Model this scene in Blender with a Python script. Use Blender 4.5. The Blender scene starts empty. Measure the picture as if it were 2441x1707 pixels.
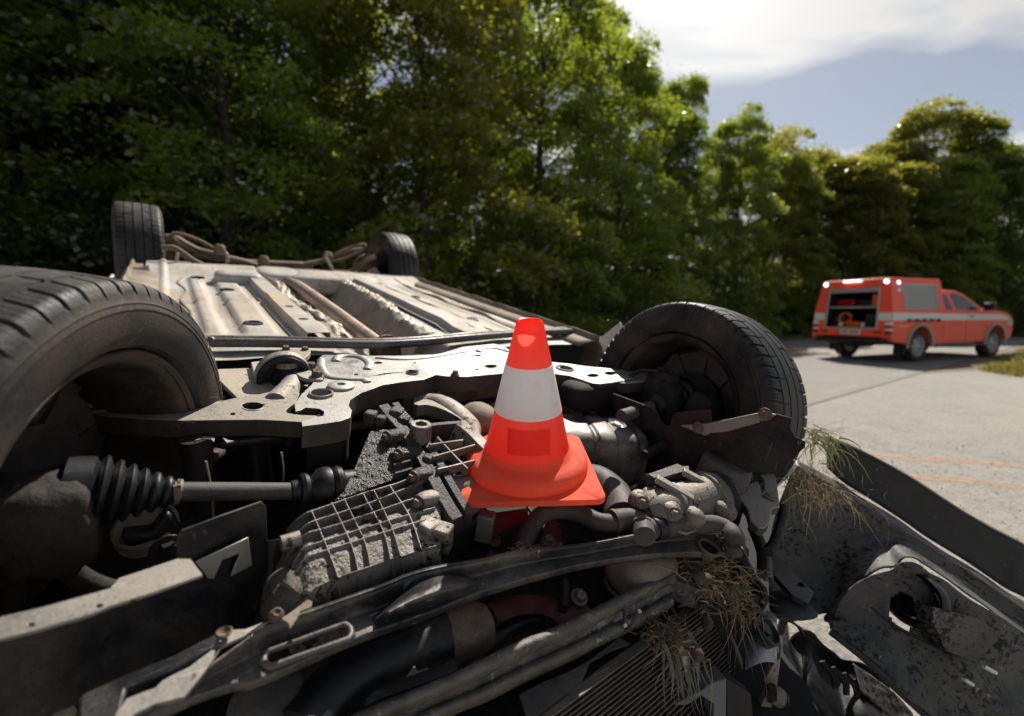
import bpy, bmesh, math, random
import numpy as np
from mathutils import Vector, Matrix, geometry, noise as mnoise
random.seed(7); RNG = np.random.default_rng(7)
R = math.radians
SC = bpy.context.scene
COL = SC.collection

# ------------------------------------------------------------------ camera, sky, sun, exposure
CAM_H = 1.12                       # eye height in metres
PITCH = 0.0951                     # looking down 5.4 degrees
FPX = 1085.0                       # 16 mm lens on a 36 mm sensor, in photo pixels
PW, PH = 2441.0, 1707.0
cam_d = bpy.data.cameras.new('camera'); cam = bpy.data.objects.new('camera', cam_d); COL.objects.link(cam)
cam_d.sensor_width = 36; cam_d.sensor_fit = 'HORIZONTAL'; cam_d.lens = FPX / PW * 36
cam.location = (0, 0, CAM_H); cam.rotation_euler = (math.pi / 2 - PITCH, 0, 0)
cam_d.clip_start = .02; cam_d.clip_end = 3000
cam_d.dof.use_dof = True; cam_d.dof.focus_distance = .95; cam_d.dof.aperture_fstop = 2.0
cam_d.dof.aperture_blades = 0
SC.camera = cam

SUN_AZ, SUN_EL = R(20), R(48)      # azimuth measured from +Y towards +X
sd = bpy.data.lights.new('sun', 'SUN'); so = bpy.data.objects.new('sun', sd); COL.objects.link(so)
sdir = Vector((math.sin(SUN_AZ) * math.cos(SUN_EL), math.cos(SUN_AZ) * math.cos(SUN_EL), math.sin(SUN_EL)))
so.rotation_euler = sdir.to_track_quat('Z', 'Y').to_euler()
sd.energy = 5.0; sd.angle = R(.53); sd.color = (1, .93, .83)

wd = bpy.data.worlds.new('World'); SC.world = wd; wd.use_nodes = True
nt = wd.node_tree; nt.nodes.clear()
def N(t, typ, **kw):
    n = t.nodes.new(typ)
    for k, v in kw.items():
        if k.startswith('i_'): n.inputs[k[2:].replace('_', ' ')].default_value = v
        else: setattr(n, k, v)
    return n
sky = N(nt, 'ShaderNodeTexSky', sky_type='NISHITA', sun_disc=False, sun_elevation=SUN_EL, sun_rotation=SUN_AZ,
        altitude=400, air_density=1.0, dust_density=1.0, ozone_density=1.2)
tc = N(nt, 'ShaderNodeTexCoord')
sx = N(nt, 'ShaderNodeSeparateXYZ'); nt.links.new(tc.outputs['Generated'], sx.inputs[0])
za = N(nt, 'ShaderNodeMath', operation='ADD'); za.inputs[1].default_value = .12; nt.links.new(sx.outputs[2], za.inputs[0])
zm = N(nt, 'ShaderNodeMath', operation='MAXIMUM'); zm.inputs[1].default_value = .08; nt.links.new(za.outputs[0], zm.inputs[0])
cx = N(nt, 'ShaderNodeMath', operation='DIVIDE'); nt.links.new(sx.outputs[0], cx.inputs[0]); nt.links.new(zm.outputs[0], cx.inputs[1])
cy = N(nt, 'ShaderNodeMath', operation='DIVIDE'); nt.links.new(sx.outputs[1], cy.inputs[0]); nt.links.new(zm.outputs[0], cy.inputs[1])
cc = N(nt, 'ShaderNodeCombineXYZ'); nt.links.new(cx.outputs[0], cc.inputs[0]); nt.links.new(cy.outputs[0], cc.inputs[1])
mp = N(nt, 'ShaderNodeMapping'); mp.inputs['Location'].default_value = (2.1, .9, 0); mp.inputs['Rotation'].default_value = (0, 0, R(-28)); mp.inputs['Scale'].default_value = (.75, 1.25, 1)
nt.links.new(cc.outputs[0], mp.inputs[0])
cn = N(nt, 'ShaderNodeTexNoise', i_Scale=1.05, i_Detail=7.0, i_Roughness=.52, i_Distortion=.5); nt.links.new(mp.outputs[0], cn.inputs[0])
cr = N(nt, 'ShaderNodeValToRGB'); cr.color_ramp.elements[0].position = .46; cr.color_ramp.elements[1].position = .60; cr.color_ramp.elements[0].color = (.26, .26, .26, 1)
nt.links.new(cn.outputs[0], cr.inputs[0])
cm = N(nt, 'ShaderNodeMix', data_type='RGBA'); nt.links.new(cr.outputs[0], cm.inputs[0])
nt.links.new(sky.outputs[0], cm.inputs[6])
bw = N(nt, 'ShaderNodeRGBToBW'); nt.links.new(sky.outputs[0], bw.inputs[0])          # clouds take the light of the sky round them
cg = N(nt, 'ShaderNodeMix', data_type='RGBA', blend_type='MULTIPLY'); cg.inputs[0].default_value = 1; nt.links.new(bw.outputs[0], cg.inputs[6]); cg.inputs[7].default_value = (2.3, 2.28, 2.25, 1)
nt.links.new(cg.outputs[2], cm.inputs[7])
bg = N(nt, 'ShaderNodeBackground', i_Strength=.054); nt.links.new(cm.outputs[2], bg.inputs[0])
wo = N(nt, 'ShaderNodeOutputWorld'); nt.links.new(bg.outputs[0], wo.inputs[0])
SC.view_settings.view_transform = 'Standard'; SC.view_settings.look = 'None'
SC.view_settings.exposure = .40; SC.view_settings.gamma = 1
SC.render.engine = 'CYCLES'; SC.cycles.use_denoising = True; SC.cycles.max_bounces = 6; SC.cycles.diffuse_bounces = 3
SC.cycles.transparent_max_bounces = 8; SC.cycles.sample_clamp_indirect = 6

# ------------------------------------------------------------------ frames: pixel -> place in the world / in the car's own frame
_c, _s = math.cos(PITCH), math.sin(PITCH)
def ray(px, py):
    dx, dy = (px - PW / 2) / FPX, (PH / 2 - py) / FPX
    return Vector((dx, _c + dy * _s, -_s + dy * _c))
CAMP = Vector((0, 0, CAM_H))
def G(px, py, z=0.0):                                   # where that sight line meets height z
    d = ray(px, py); return CAMP + d * ((z - CAM_H) / d.z)
def D(px, py, depth):                                   # point on that sight line at a depth in metres
    return CAMP + ray(px, py) * depth
CAR_O = Vector((-.0119, 1.0911, CAM_H - .2792))         # front axle centre of the overturned car
CU = Vector((.80164, .59778, -.00592)); CV = Vector((-.58254, .78336, .21677)); CW = Vector((.13422, -.17033, .97620))
CARM = Matrix(((CU.x, CV.x, CW.x, CAR_O.x), (CU.y, CV.y, CW.y, CAR_O.y), (CU.z, CV.z, CW.z, CAR_O.z), (0, 0, 0, 1)))
CARI = CARM.inverted()
def toCar(p): return CARI @ p
_cc = toCar(CAMP)
def cray(px, py):
    d = ray(px, py); return Vector((d.dot(CU), d.dot(CV), d.dot(CW)))
def P(px, py, w=0.0):                                   # car frame: on the plane height = w
    d = cray(px, py); return _cc + d * ((w - _cc.z) / d.z)
def Pv(px, py, v):
    d = cray(px, py); return _cc + d * ((v - _cc.y) / d.y)
def Pu(px, py, u):
    d = cray(px, py); return _cc + d * ((u - _cc.x) / d.x)
def Pp(px, py, pt, n):                                  # on the plane through pt with normal n
    d = cray(px, py); n = Vector(n); return _cc + d * ((Vector(pt) - _cc).dot(n) / d.dot(n))
def Pd(px, py, t): return _cc + cray(px, py) * t
ZO = {'1': (0, 600, 3.211), '2': (250, 450, 2.87), '3': (450, 800, 2.87), '4': (1000, 700, 2.47), '5': (1300, 680, 3.211),
      '6': (1300, 1050, 2.4443), '7': (1750, 950, 2.1216), '8': (0, 1050, 2.4443), '9': (600, 1150, 2.87),
      'a': (780, 930, 5.02), 'b': (250, 620, 5.735), 'c': (600, 600, 5.735), 'd': (950, 640, 4.1745), 'e': (1150, 1150, 5.3525),
      'f': (1450, 1050, 4.589), 'g': (1280, 900, 8.029), 'h': (0, 1380, 4.592), 'i': (850, 1350, 4.498), 'j': (1650, 1330, 4.26),
      'k': (0, 1050, 5.102), 's': (0, 0, 1)}
def Z(k, *pts):                                         # survey sheet k -> photo pixels
    x0, y0, s = ZO[k]; return [(x0 + x / s, y0 + y / s) for x, y in pts]
def ZP(k, w, *pts): return [P(x, y, w) for x, y in Z(k, *pts)]
def ZPp(k, pt, n, *pts): return [Pp(x, y, pt, n) for x, y in Z(k, *pts)]
def ZV(k, v, *pts): return [Pv(x, y, v) for x, y in Z(k, *pts)]

# ------------------------------------------------------------------ mesh helpers
def finish(me, sharp=35, smooth=True):
    bm = bmesh.new(); bm.from_mesh(me)
    bmesh.ops.recalc_face_normals(bm, faces=bm.faces)
    bm.to_mesh(me); bm.free()
    if smooth:
        me.polygons.foreach_set('use_smooth', [True] * len(me.polygons))
        me.set_sharp_from_angle(angle=R(sharp))
    return me
def link(name, me, mat=None, parent=None):
    o = bpy.data.objects.new(name, me); COL.objects.link(o)
    if mat is not None and me is not None and not me.materials: me.materials.append(mat)
    if parent is not None: o.parent = parent
    return o
def mesh(name, vs, fs, mat=None, parent=None, sharp=35, smooth=True, recalc=True):
    me = bpy.data.meshes.new(name); me.from_pydata([tuple(v) for v in vs], [], [tuple(f) for f in fs]); me.update()
    if recalc: finish(me, sharp, smooth)
    return link(name, me, mat, parent)
def empty(name, loc=(0, 0, 0), rz=0, parent=None):
    o = bpy.data.objects.new(name, None); COL.objects.link(o); o.location = loc; o.rotation_euler = (0, 0, rz)
    o.empty_display_size = .2
    if parent is not None: o.parent = parent
    return o
def tag(o, label=None, cat=None, group=None, kind=None):
    if label: o['label'] = label
    if cat: o['category'] = cat
    if group: o['group'] = group
    if kind: o['kind'] = kind
    return o
def bevel(o, w=.004, seg=2, ang=40):
    m = o.modifiers.new('bevel', 'BEVEL'); m.width = w; m.segments = seg; m.limit_method = 'ANGLE'; m.angle_limit = R(ang); m.harden_normals = False
    return o
def solid(o, t=.003, off=-1):
    m = o.modifiers.new('solid', 'SOLIDIFY'); m.thickness = t; m.offset = off; return o
def subd(o, n=1):
    m = o.modifiers.new('sub', 'SUBSURF'); m.levels = n; m.render_levels = n; return o
def chaikin(pts, n=1, closed=True, keep=.25):
    for _ in range(n):
        out = []; L = len(pts)
        if not closed: out.append(pts[0])
        for i in range(L if closed else L - 1):
            a, b = Vector(pts[i]), Vector(pts[(i + 1) % L])
            out += [a.lerp(b, keep), a.lerp(b, 1 - keep)]
        if not closed: out.append(pts[-1])
        pts = out
    return pts
def catmull(pts, n=6):
    pts = [Vector(p) for p in pts]
    if len(pts) < 3: return [pts[0].lerp(pts[-1], i / n) for i in range(n + 1)]
    q = [pts[0] * 2 - pts[1]] + pts + [pts[-1] * 2 - pts[-2]]; out = []
    for i in range(1, len(q) - 2):
        for j in range(n):
            t = j / n; a, b, c, d = q[i - 1:i + 3]
            out.append(.5 * ((2 * b) + (c - a) * t + (2 * a - 5 * b + 4 * c - d) * t * t + (-a + 3 * b - 3 * c + d) * t ** 3))
    out.append(pts[-1]); return out
def ell(c, a, b, n=20):                                  # ellipse loop from a centre and two half-axis vectors
    return [c + a * math.cos(2 * math.pi * i / n) + b * math.sin(2 * math.pi * i / n) for i in range(n)]
def hole(k, w, x, y, rx, ry, n=18):
    return [P(*Z(k, (x + rx * math.cos(2 * math.pi * i / n), y + ry * math.sin(2 * math.pi * i / n)))[0], w) for i in range(n)]
def plate_geo(outer, holes, ext):
    loops = [[Vector(p) for p in outer]] + [[Vector(p) for p in h] for h in holes]
    tris = geometry.tessellate_polygon(loops)
    vs = [p for l in loops for p in l]; n = len(vs); ext = Vector(ext)
    vs2 = vs + [p + ext for p in vs]; fs = [tuple(t) for t in tris] + [tuple(n + i for i in reversed(t)) for t in tris]
    k = 0
    for l in loops:
        m = len(l)
        for i in range(m):
            a, b = k + i, k + (i + 1) % m; fs.append((a, b, b + n, a + n))
        k += m
    return vs2, fs
def plate(name, outer, mat, parent, ext=(0, 0, -.004), holes=(), bev=.0015, sm=0, seg=2, flange=0, fl_t=.004, sides=None):
    """a pressed sheet: an outline with real holes, a thickness, and a folded-down edge when flange is given"""
    if sm: outer = chaikin(outer, sm)
    vs, fs = plate_geo(outer, holes, ext)
    nf0 = len(fs)
    if flange:
        m = len(outer); b = len(vs); down = Vector(ext).normalized() * flange
        for i in range(m):
            vs += [Vector(outer[i]) + Vector(ext) * .5, Vector(outer[i]) + down]
        for i in range(m):
            j = (i + 1) % m; fs.append((b + 2 * i, b + 2 * j, b + 2 * j + 1, b + 2 * i + 1))
    o = mesh(name, vs, fs, mat, parent)
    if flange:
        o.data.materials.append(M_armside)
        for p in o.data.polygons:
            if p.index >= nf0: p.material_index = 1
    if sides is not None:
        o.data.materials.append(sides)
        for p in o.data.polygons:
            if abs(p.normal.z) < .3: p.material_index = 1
    if bev: bevel(o, bev, seg)
    return o
def frame_of(t, ref=None):
    t = t.normalized(); ref = ref or Vector((0, 0, 1))
    if abs(t.dot(ref)) > .95: ref = Vector((1, 0, 0))
    a = ref.cross(t).normalized(); return a, t.cross(a).normalized()
def tube_geo(path, rad, n=12, caps=True, flat=1.0, ref=None):
    vs, fs = [], []; L = len(path)
    for i, p in enumerate(path):
        t = path[min(i + 1, L - 1)] - path[max(i - 1, 0)]
        a, b = frame_of(t, ref); r = rad(i / (L - 1)) if callable(rad) else rad
        for k in range(n):
            q = 2 * math.pi * k / n; vs.append(p + a * (r * math.cos(q)) + b * (r * flat * math.sin(q)))
    for i in range(L - 1):
        for k in range(n):
            k2 = (k + 1) % n; fs.append((i * n + k, i * n + k2, (i + 1) * n + k2, (i + 1) * n + k))
    if caps: fs.append(tuple(range(n))[::-1]); fs.append(tuple((L - 1) * n + k for k in range(n)))
    return vs, fs
def tube(name, pts, rad, mat, parent, n=12, smooth=6, flat=1.0, sharp=50, caps=True):
    path = catmull(pts, smooth) if smooth else [Vector(p) for p in pts]
    vs, fs = tube_geo(path, rad, n, caps, flat); return mesh(name, vs, fs, mat, parent, sharp)
def lathe_geo(prof, o, ax, n=32, closed=False, ang=2 * math.pi):
    """prof: (along axis, radius)"""
    o, ax = Vector(o), Vector(ax).normalized(); a, b = frame_of(ax); vs, fs = [], []; m = len(prof)
    for i in range(n):
        q = ang * i / n; d = a * math.cos(q) + b * math.sin(q)
        for h, r in prof: vs.append(o + ax * h + d * r)
    for i in range(n):
        j = (i + 1) % n
        for k in range(m - 1): fs.append((i * m + k, j * m + k, j * m + k + 1, i * m + k + 1))
    return vs, fs
def lathe(name, prof, o, ax, mat, parent, n=32, sharp=35):
    vs, fs = lathe_geo(prof, o, ax, n); return mesh(name, vs, fs, mat, parent, sharp)
def box_geo(c, sx_, sy_, sz_, X=Vector((1, 0, 0)), Y=Vector((0, 1, 0)), Zv=Vector((0, 0, 1))):
    c = Vector(c); vs = [c + X * (sx_ / 2 * i) + Y * (sy_ / 2 * j) + Zv * (sz_ / 2 * k) for i in (-1, 1) for j in (-1, 1) for k in (-1, 1)]
    return vs, [(0, 1, 3, 2), (4, 6, 7, 5), (0, 4, 5, 1), (2, 3, 7, 6), (0, 2, 6, 4), (1, 5, 7, 3)]
def box(name, c, s, mat, parent, X=None, up=None, bev=.004, seg=2):
    if X is None: X, Y, U = Vector((1, 0, 0)), Vector((0, 1, 0)), Vector((0, 0, 1))
    else:
        X = Vector(X).normalized(); U = Vector(up or (0, 0, 1)); Y = U.cross(X).normalized(); U = X.cross(Y)
    vs, fs = box_geo(c, s[0], s[1], s[2], X, Y, U); o = mesh(name, vs, fs, mat, parent)
    if bev: bevel(o, bev, seg)
    return o
def bar(name, a, b, wid, hgt, mat, parent, up=(0, 0, 1), bev=.003):
    a, b = Vector(a), Vector(b); return box(name, (a + b) / 2, ((b - a).length, wid, hgt), mat, parent, b - a, up, bev)
def join_geo(parts):
    vs, fs = [], []
    for v, f in parts:
        k = len(vs); vs += list(v); fs += [tuple(i + k for i in q) for q in f]
    return vs, fs
def hexbolt(name, p, ax, r, h, mat, parent, washer=True):
    p, ax = Vector(p), Vector(ax).normalized(); a, b = frame_of(ax); vs, fs = [], []
    parts = []
    if washer: parts.append(lathe_geo([(0, 0), (0, r * 1.55), (h * .22, r * 1.5), (h * .25, 0)], p, ax, 18))
    pr = [(h * .2, 1), (h * .85, 1), (h, .82), (h, .3), (h * .93, .25), (h * .93, .001)]
    for i in range(6):
        q = math.pi / 3 * i; d = a * math.cos(q) + b * math.sin(q)
        for hh, rr in pr: vs.append(p + ax * hh + d * (r * rr))
    m = len(pr)
    for i in range(6):
        j = (i + 1) % 6
        for k in range(m - 1): fs.append((i * m + k, j * m + k, j * m + k + 1, i * m + k + 1))
    parts.append((vs, fs)); v, f = join_geo(parts); return mesh(name, v, f, mat, parent, 25)
def grid_mesh(name, fn, nu, nv, mat, parent, skip=None, sharp=60):
    vs = [fn(i / nu, j / nv) for j in range(nv + 1) for i in range(nu + 1)]
    fs = []
    for j in range(nv):
        for i in range(nu):
            if skip and skip((i + .5) / nu, (j + .5) / nv): continue
            a = j * (nu + 1) + i; fs.append((a, a + 1, a + nu + 2, a + nu + 1))
    return mesh(name, vs, fs, mat, parent, sharp)
def noise2(x, y, s=0):
    return (math.sin(x * 1.7 + y * 2.3 + s) + math.sin(x * 3.1 - y * 1.9 + s * 2.1) * .6 + math.sin(x * 5.3 + y * 4.7 + s * .7) * .35) / 1.95
def lerpn(path, t):
    n = len(path) - 1; f = min(max(t, 0), 1) * n; i = min(int(f), n - 1); return Vector(path[i]).lerp(Vector(path[i + 1]), f - i)
def even(path, n):
    path = [Vector(p) for p in path]; d = [0]
    for a, b in zip(path, path[1:]): d.append(d[-1] + (b - a).length)
    out = []; k = 0
    for i in range(n + 1):
        s = d[-1] * i / n
        while k < len(d) - 2 and d[k + 1] < s: k += 1
        out.append(path[k].lerp(path[k + 1], (s - d[k]) / max(d[k + 1] - d[k], 1e-9)))
    return out

# ------------------------------------------------------------------ materials
def mat_base(name):
    m = bpy.data.materials.new(name); m.use_nodes = True; t = m.node_tree
    return m, t, t.nodes['Principled BSDF'], t.nodes['Material Output']
def ramp(t, src, p0, p1, c0=(0, 0, 0, 1), c1=(1, 1, 1, 1)):
    r = t.nodes.new('ShaderNodeValToRGB'); r.color_ramp.elements[0].position = p0; r.color_ramp.elements[1].position = p1
    r.color_ramp.elements[0].color = c0; r.color_ramp.elements[1].color = c1; t.links.new(src, r.inputs[0]); return r.outputs[0]
def noise(t, co, sc, det=4, ro=.6, dist=0):
    n = N(t, 'ShaderNodeTexNoise', i_Scale=sc, i_Detail=det, i_Roughness=ro, i_Distortion=dist); t.links.new(co, n.inputs[0]); return n.outputs[0]
def mixc(t, fac, a, b):
    m = N(t, 'ShaderNodeMix', data_type='RGBA')
    if isinstance(fac, (int, float)): m.inputs[0].default_value = fac
    else: t.links.new(fac, m.inputs[0])
    for k, x in ((6, a), (7, b)):
        if isinstance(x, tuple): m.inputs[k].default_value = x if len(x) == 4 else (*x, 1)
        else: t.links.new(x, m.inputs[k])
    return m.outputs[2]
def mathn(t, op, a, b=None):
    m = N(t, 'ShaderNodeMath', operation=op)
    for k, x in ((0, a), (1, b)):
        if x is None: continue
        if isinstance(x, (int, float)): m.inputs[k].default_value = x
        else: t.links.new(x, m.inputs[k])
    return m.outputs[0]
def M(name, base, rough=.5, *a, **k): return _M(name, base, rough, *a, **k)
def _M(name, base, rough=.5, metal=0, dust=None, amt=.5, sc=14, base2=None, bump=.15, bsc=120, speck=None, spk=.62, rust=None, rst=.62, spec=.4, fine=None, streak=None, scr=None):
    """worn surface: two tones of its own colour, a dust coat in patches, mud specks, rust patches, fine relief"""
    m, t, b, out = mat_base(name); co = N(t, 'ShaderNodeTexCoord').outputs['Object']
    n1 = noise(t, co, sc, 5, .6); col = mixc(t, ramp(t, n1, .35, .65), (*base, 1), (*(base2 or tuple(c * .72 for c in base)), 1))
    rv = rough
    if rust:
        nr = noise(t, co, sc * .7, 6, .7, .6); col = mixc(t, ramp(t, nr, rst, rst + .08), col, (*rust, 1))
    if dust:
        nd = noise(t, co, sc * .45, 8, .72, .4); msk = ramp(t, nd, .62 - amt * .5, .80 - amt * .35)
        nf = noise(t, co, 260, 3, .7); msk2 = mathn(t, 'MULTIPLY', msk, ramp(t, nf, .25, .55))
        col = mixc(t, msk2, col, (*dust, 1))
        rr = N(t, 'ShaderNodeMapRange'); rr.inputs[3].default_value = rough; rr.inputs[4].default_value = .85
        t.links.new(msk2, rr.inputs[0]); t.links.new(rr.outputs[0], b.inputs['Roughness'])
    else: b.inputs['Roughness'].default_value = rough
    if speck:
        ns = noise(t, co, 75, 5, .75); nb = noise(t, co, 9, 3, .6)
        sp = ramp(t, mathn(t, 'MULTIPLY', ns, mathn(t, 'ADD', nb, .5)), spk, spk + .03); col = mixc(t, sp, col, (*speck, 1))
    if streak:                                            # long stains running with the part
        ms = N(t, 'ShaderNodeMapping'); ms.inputs['Scale'].default_value = (17, 1.6, 17); t.links.new(co, ms.inputs[0])
        col = mixc(t, mathn(t, 'MULTIPLY', ramp(t, noise(t, ms.outputs[0], 1, 6, .65, .5), .50, .68), .75), col, (*streak, 1))
    if scr:                                               # fine scratches down to bright metal
        ms = N(t, 'ShaderNodeMapping'); ms.inputs['Scale'].default_value = (30, 260, 30); ms.inputs['Rotation'].default_value = (.3, .2, .7); t.links.new(co, ms.inputs[0])
        col = mixc(t, mathn(t, 'MULTIPLY', ramp(t, noise(t, ms.outputs[0], 1, 2, .5), .66, .70), ramp(t, noise(t, co, 7, 3, .6), .48, .6)), col, (*scr, 1))
    t.links.new(col, b.inputs['Base Color']); b.inputs['Metallic'].default_value = metal
    b.inputs['Specular IOR Level'].default_value = spec
    if bump:
        nb1 = noise(t, co, bsc, 4, .65); bp = N(t, 'ShaderNodeBump', i_Strength=bump, i_Distance=.004); t.links.new(nb1, bp.inputs['Height'])
        nb2 = noise(t, co, 9, 3, .5); bp2 = N(t, 'ShaderNodeBump', i_Strength=.25 if metal else .12, i_Distance=.01); t.links.new(nb2, bp2.inputs['Height'])
        t.links.new(bp2.outputs[0], bp.inputs['Normal']); t.links.new(bp.outputs[0], b.inputs['Normal'])
    return m
DUST = (.40, .34, .27)
M_tyre = M('tyre_rubber', (.018, .018, .019), .50, dust=(.105, .092, .08), amt=.36, sc=10, bump=.25, bsc=200, spec=.4)
M_side = M('tyre_sidewall', (.013, .013, .014), .6, dust=(.085, .066, .05), amt=.46, sc=11, bump=.25, bsc=260, spec=.3, scr=(.09, .075, .06))
M_rubber = M('black_rubber', (.010, .011, .014), .45, dust=(.085, .075, .065), amt=.22, sc=16, bump=.1)
M_plastic = M('black_plastic', (.008, .009, .011), .45, dust=(.06, .055, .05), amt=.2, sc=12, bump=.2, scr=(.05, .05, .055))
M_steel = M('dusty_steel', (.36, .36, .365), .38, .85, dust=(.41, .39, .36), amt=.48, sc=9, bump=.15, base2=(.27, .265, .26), rust=(.16, .10, .07), rst=.70, speck=(.10, .08, .065), spk=.66, scr=(.62, .62, .62))
M_arm = M('dusty_arm_steel', (.24, .23, .22), .48, .65, dust=(.38, .345, .30), amt=.62, sc=8, bump=.2, rust=(.17, .095, .06), rst=.62, speck=(.09, .065, .05), spk=.64, scr=(.5, .48, .45))
M_armside = M('shaded_grimy_edge', (.050, .041, .035), .6, .2, dust=(.11, .09, .072), amt=.35, sc=12, bump=.3)  # darker copy for side faces: shade painted in, along with grime
M_knuckle = M('grimy_cast_iron', (.016, .014, .013), .75, .1, dust=(.05, .04, .033), amt=.4, sc=18, bump=.6)
M_dark = M('painted_black_steel', (.012, .013, .017), .36, .2, dust=(.075, .064, .054), amt=.34, sc=10, bump=.12, rust=(.06, .036, .026), rst=.64, scr=(.10, .10, .11))
M_beam = M('beam_black_steel', (.055, .057, .065), .32, .55, dust=(.24, .21, .18), amt=.46, sc=11, bump=.15, rust=(.085, .05, .035), rst=.64, scr=(.28, .28, .29))
M_alu = M('cast_aluminium', (.27, .255, .235), .45, .7, dust=(.26, .225, .185), amt=.50, sc=13, bump=.45, bsc=320, base2=(.13, .122, .115), speck=(.04, .035, .03), spk=.60)
M_rib = M('dusty_rib_edge', (.25, .235, .21), .5, .55, dust=(.25, .22, .18), amt=.5, sc=26, bump=.4, base2=(.12, .11, .10), speck=(.04, .035, .03), spk=.58)
M_case = M('gear_casing', (.155, .145, .132), .5, .5, dust=(.17, .145, .118), amt=.45, sc=15, bump=.5, bsc=260, base2=(.065, .06, .056), speck=(.02, .018, .016), spk=.58)
M_case2 = M('gear_casting', (.235, .222, .205), .46, .6, dust=(.235, .208, .175), amt=.50, sc=12, bump=.45, bsc=300, base2=(.11, .10, .095), speck=(.03, .026, .022), spk=.57)
M_oily = M('oily_black_casting', (.024, .0235, .023), .33, .2, dust=(.10, .09, .08), amt=.34, sc=26, bump=.9, bsc=190, spec=.6)
M_floor = M('dusty_underseal', (.50, .49, .475), .60, .15, dust=(.46, .365, .25), amt=.46, sc=5.5, base2=(.30, .295, .29), bump=.2, speck=(.17, .13, .10), spk=.66, streak=(.235, .22, .20), rust=(.36, .25, .15), rst=.70)
M_white = M('white_paint', (.70, .70, .70), .3, 0, dust=(.42, .37, .31), amt=.28, sc=6, bump=.03, base2=(.66, .66, .66), scr=(.3, .3, .3))
M_sill = M('brown_sill', (.20, .165, .13), .7, 0, dust=(.34, .27, .20), amt=.5, sc=10, bump=.3, base2=(.11, .085, .065))
M_rust = M('rusty_steel', (.125, .080, .055), .7, .3, dust=(.27, .21, .16), amt=.45, sc=16, base2=(.06, .042, .033), bump=.4)
M_pipe = M('exhaust_steel', (.28, .205, .165), .42, .7, dust=(.40, .32, .26), amt=.45, sc=9, base2=(.32, .26, .225), bump=.08)
M_shield = M('heat_shield', (.42, .40, .37), .42, .6, dust=(.44, .37, .29), amt=.5, sc=8, bump=.3, bsc=60, base2=(.24, .225, .205))
M_engine = M('engine_dark', (.007, .007, .009), .8, 0, dust=(.03, .026, .023), amt=.25, sc=14, bump=.4)
M_hose = M('grey_hose', (.050, .047, .045), .6, dust=(.125, .11, .095), amt=.45, sc=14, bump=.2)
M_rad = M('radiator_alu', (.19, .185, .18), .48, .6, dust=(.20, .175, .145), amt=.5, sc=24, bump=.6, bsc=150, base2=(.06, .058, .055), speck=(.32, .31, .29), spk=.60)
M_fin = M('radiator_fin', (.045, .040, .036), .6, .3, dust=(.16, .12, .085), amt=.5, sc=15, bump=.4)
M_tube = M('radiator_tube', (.20, .175, .145), .5, .4, dust=(.24, .19, .14), amt=.5, sc=20, bump=.4, base2=(.10, .085, .07))
M_skin = M('bumper_inside', (.082, .081, .077), .55, 0, dust=(.14, .128, .11), amt=.35, sc=8, bump=.2, speck=(.006, .006, .007), spk=.55, base2=(.045, .045, .044), scr=(.26, .26, .25))
M_bolt = M('bolt_steel', (.15, .12, .10), .45, .6, dust=(.28, .22, .17), amt=.45, sc=30, bump=.2)
M_mud = M('mud', (.075, .055, .038), .95, 0, base2=(.045, .034, .025), dust=(.16, .12, .085), amt=.4, sc=40, bump=1.0, bsc=160)
M_red = M('dark_red_plastic', (.09, .018, .018), .75, dust=(.16, .1, .08), amt=.35, sc=15)
# ------------------------------------------------------------------ ground, lay-by, road
J0 = Vector((3.6, 5.5, 0)); JD = Vector((.802, .597, 0)); JN = Vector((-.597, .802, 0))
def RP(s, n, z=0): return J0 + JD * s + JN * n + Vector((0, 0, z))
def ground_mat(name, c1, c2, c3, agg, sc=3.0, rough=.9, bump=.6, moss=None):
    m, t, b, out = mat_base(name); co = N(t, 'ShaderNodeTexCoord').outputs['Object']
    col = mixc(t, ramp(t, noise(t, co, sc, 6, .65), .35, .68), c1, c2)
    col = mixc(t, ramp(t, noise(t, co, .35, 5, .6, .5), .46, .70), col, c3)
    ag = N(t, 'ShaderNodeTexVoronoi', i_Scale=72.0); t.links.new(co, ag.inputs[0])
    col = mixc(t, mathn(t, 'MULTIPLY', ramp(t, ag.outputs['Color'], .35, .75), .7), col, agg)
    if moss: col = mixc(t, ramp(t, noise(t, co, 5.5, 7, .75), .66, .74), col, moss)
    n9 = noise(t, co, 210, 3, .7); col = mixc(t, mathn(t, 'MULTIPLY', ramp(t, n9, .52, .66), .5), col, tuple(x * .45 for x in c1))
    t.links.new(col, b.inputs['Base Color']); b.inputs['Roughness'].default_value = rough; b.inputs['Specular IOR Level'].default_value = .25
    bp = N(t, 'ShaderNodeBump', i_Strength=bump, i_Distance=.006); t.links.new(mathn(t, 'ADD', ag.outputs['Distance'], n9), bp.inputs['Height']); t.links.new(bp.outputs[0], b.inputs['Normal'])
    return m
M_pave = ground_mat('layby_asphalt', (.285, .272, .245), (.20, .192, .176), (.315, .296, .258), (.39, .37, .33), moss=(.14, .13, .075))
M_road = ground_mat('road_asphalt', (.26, .245, .225), (.21, .20, .185), (.29, .272, .24), (.30, .285, .26), sc=1.5)
M_soil = ground_mat('verge_soil', (.060, .062, .030), (.045, .05, .022), (.085, .078, .042), (.10, .09, .05), rough=1)
M_dirt = ground_mat('dirt_edge', (.21, .18, .13), (.16, .14, .095), (.24, .20, .15), (.27, .23, .18), rough=1)

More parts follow.
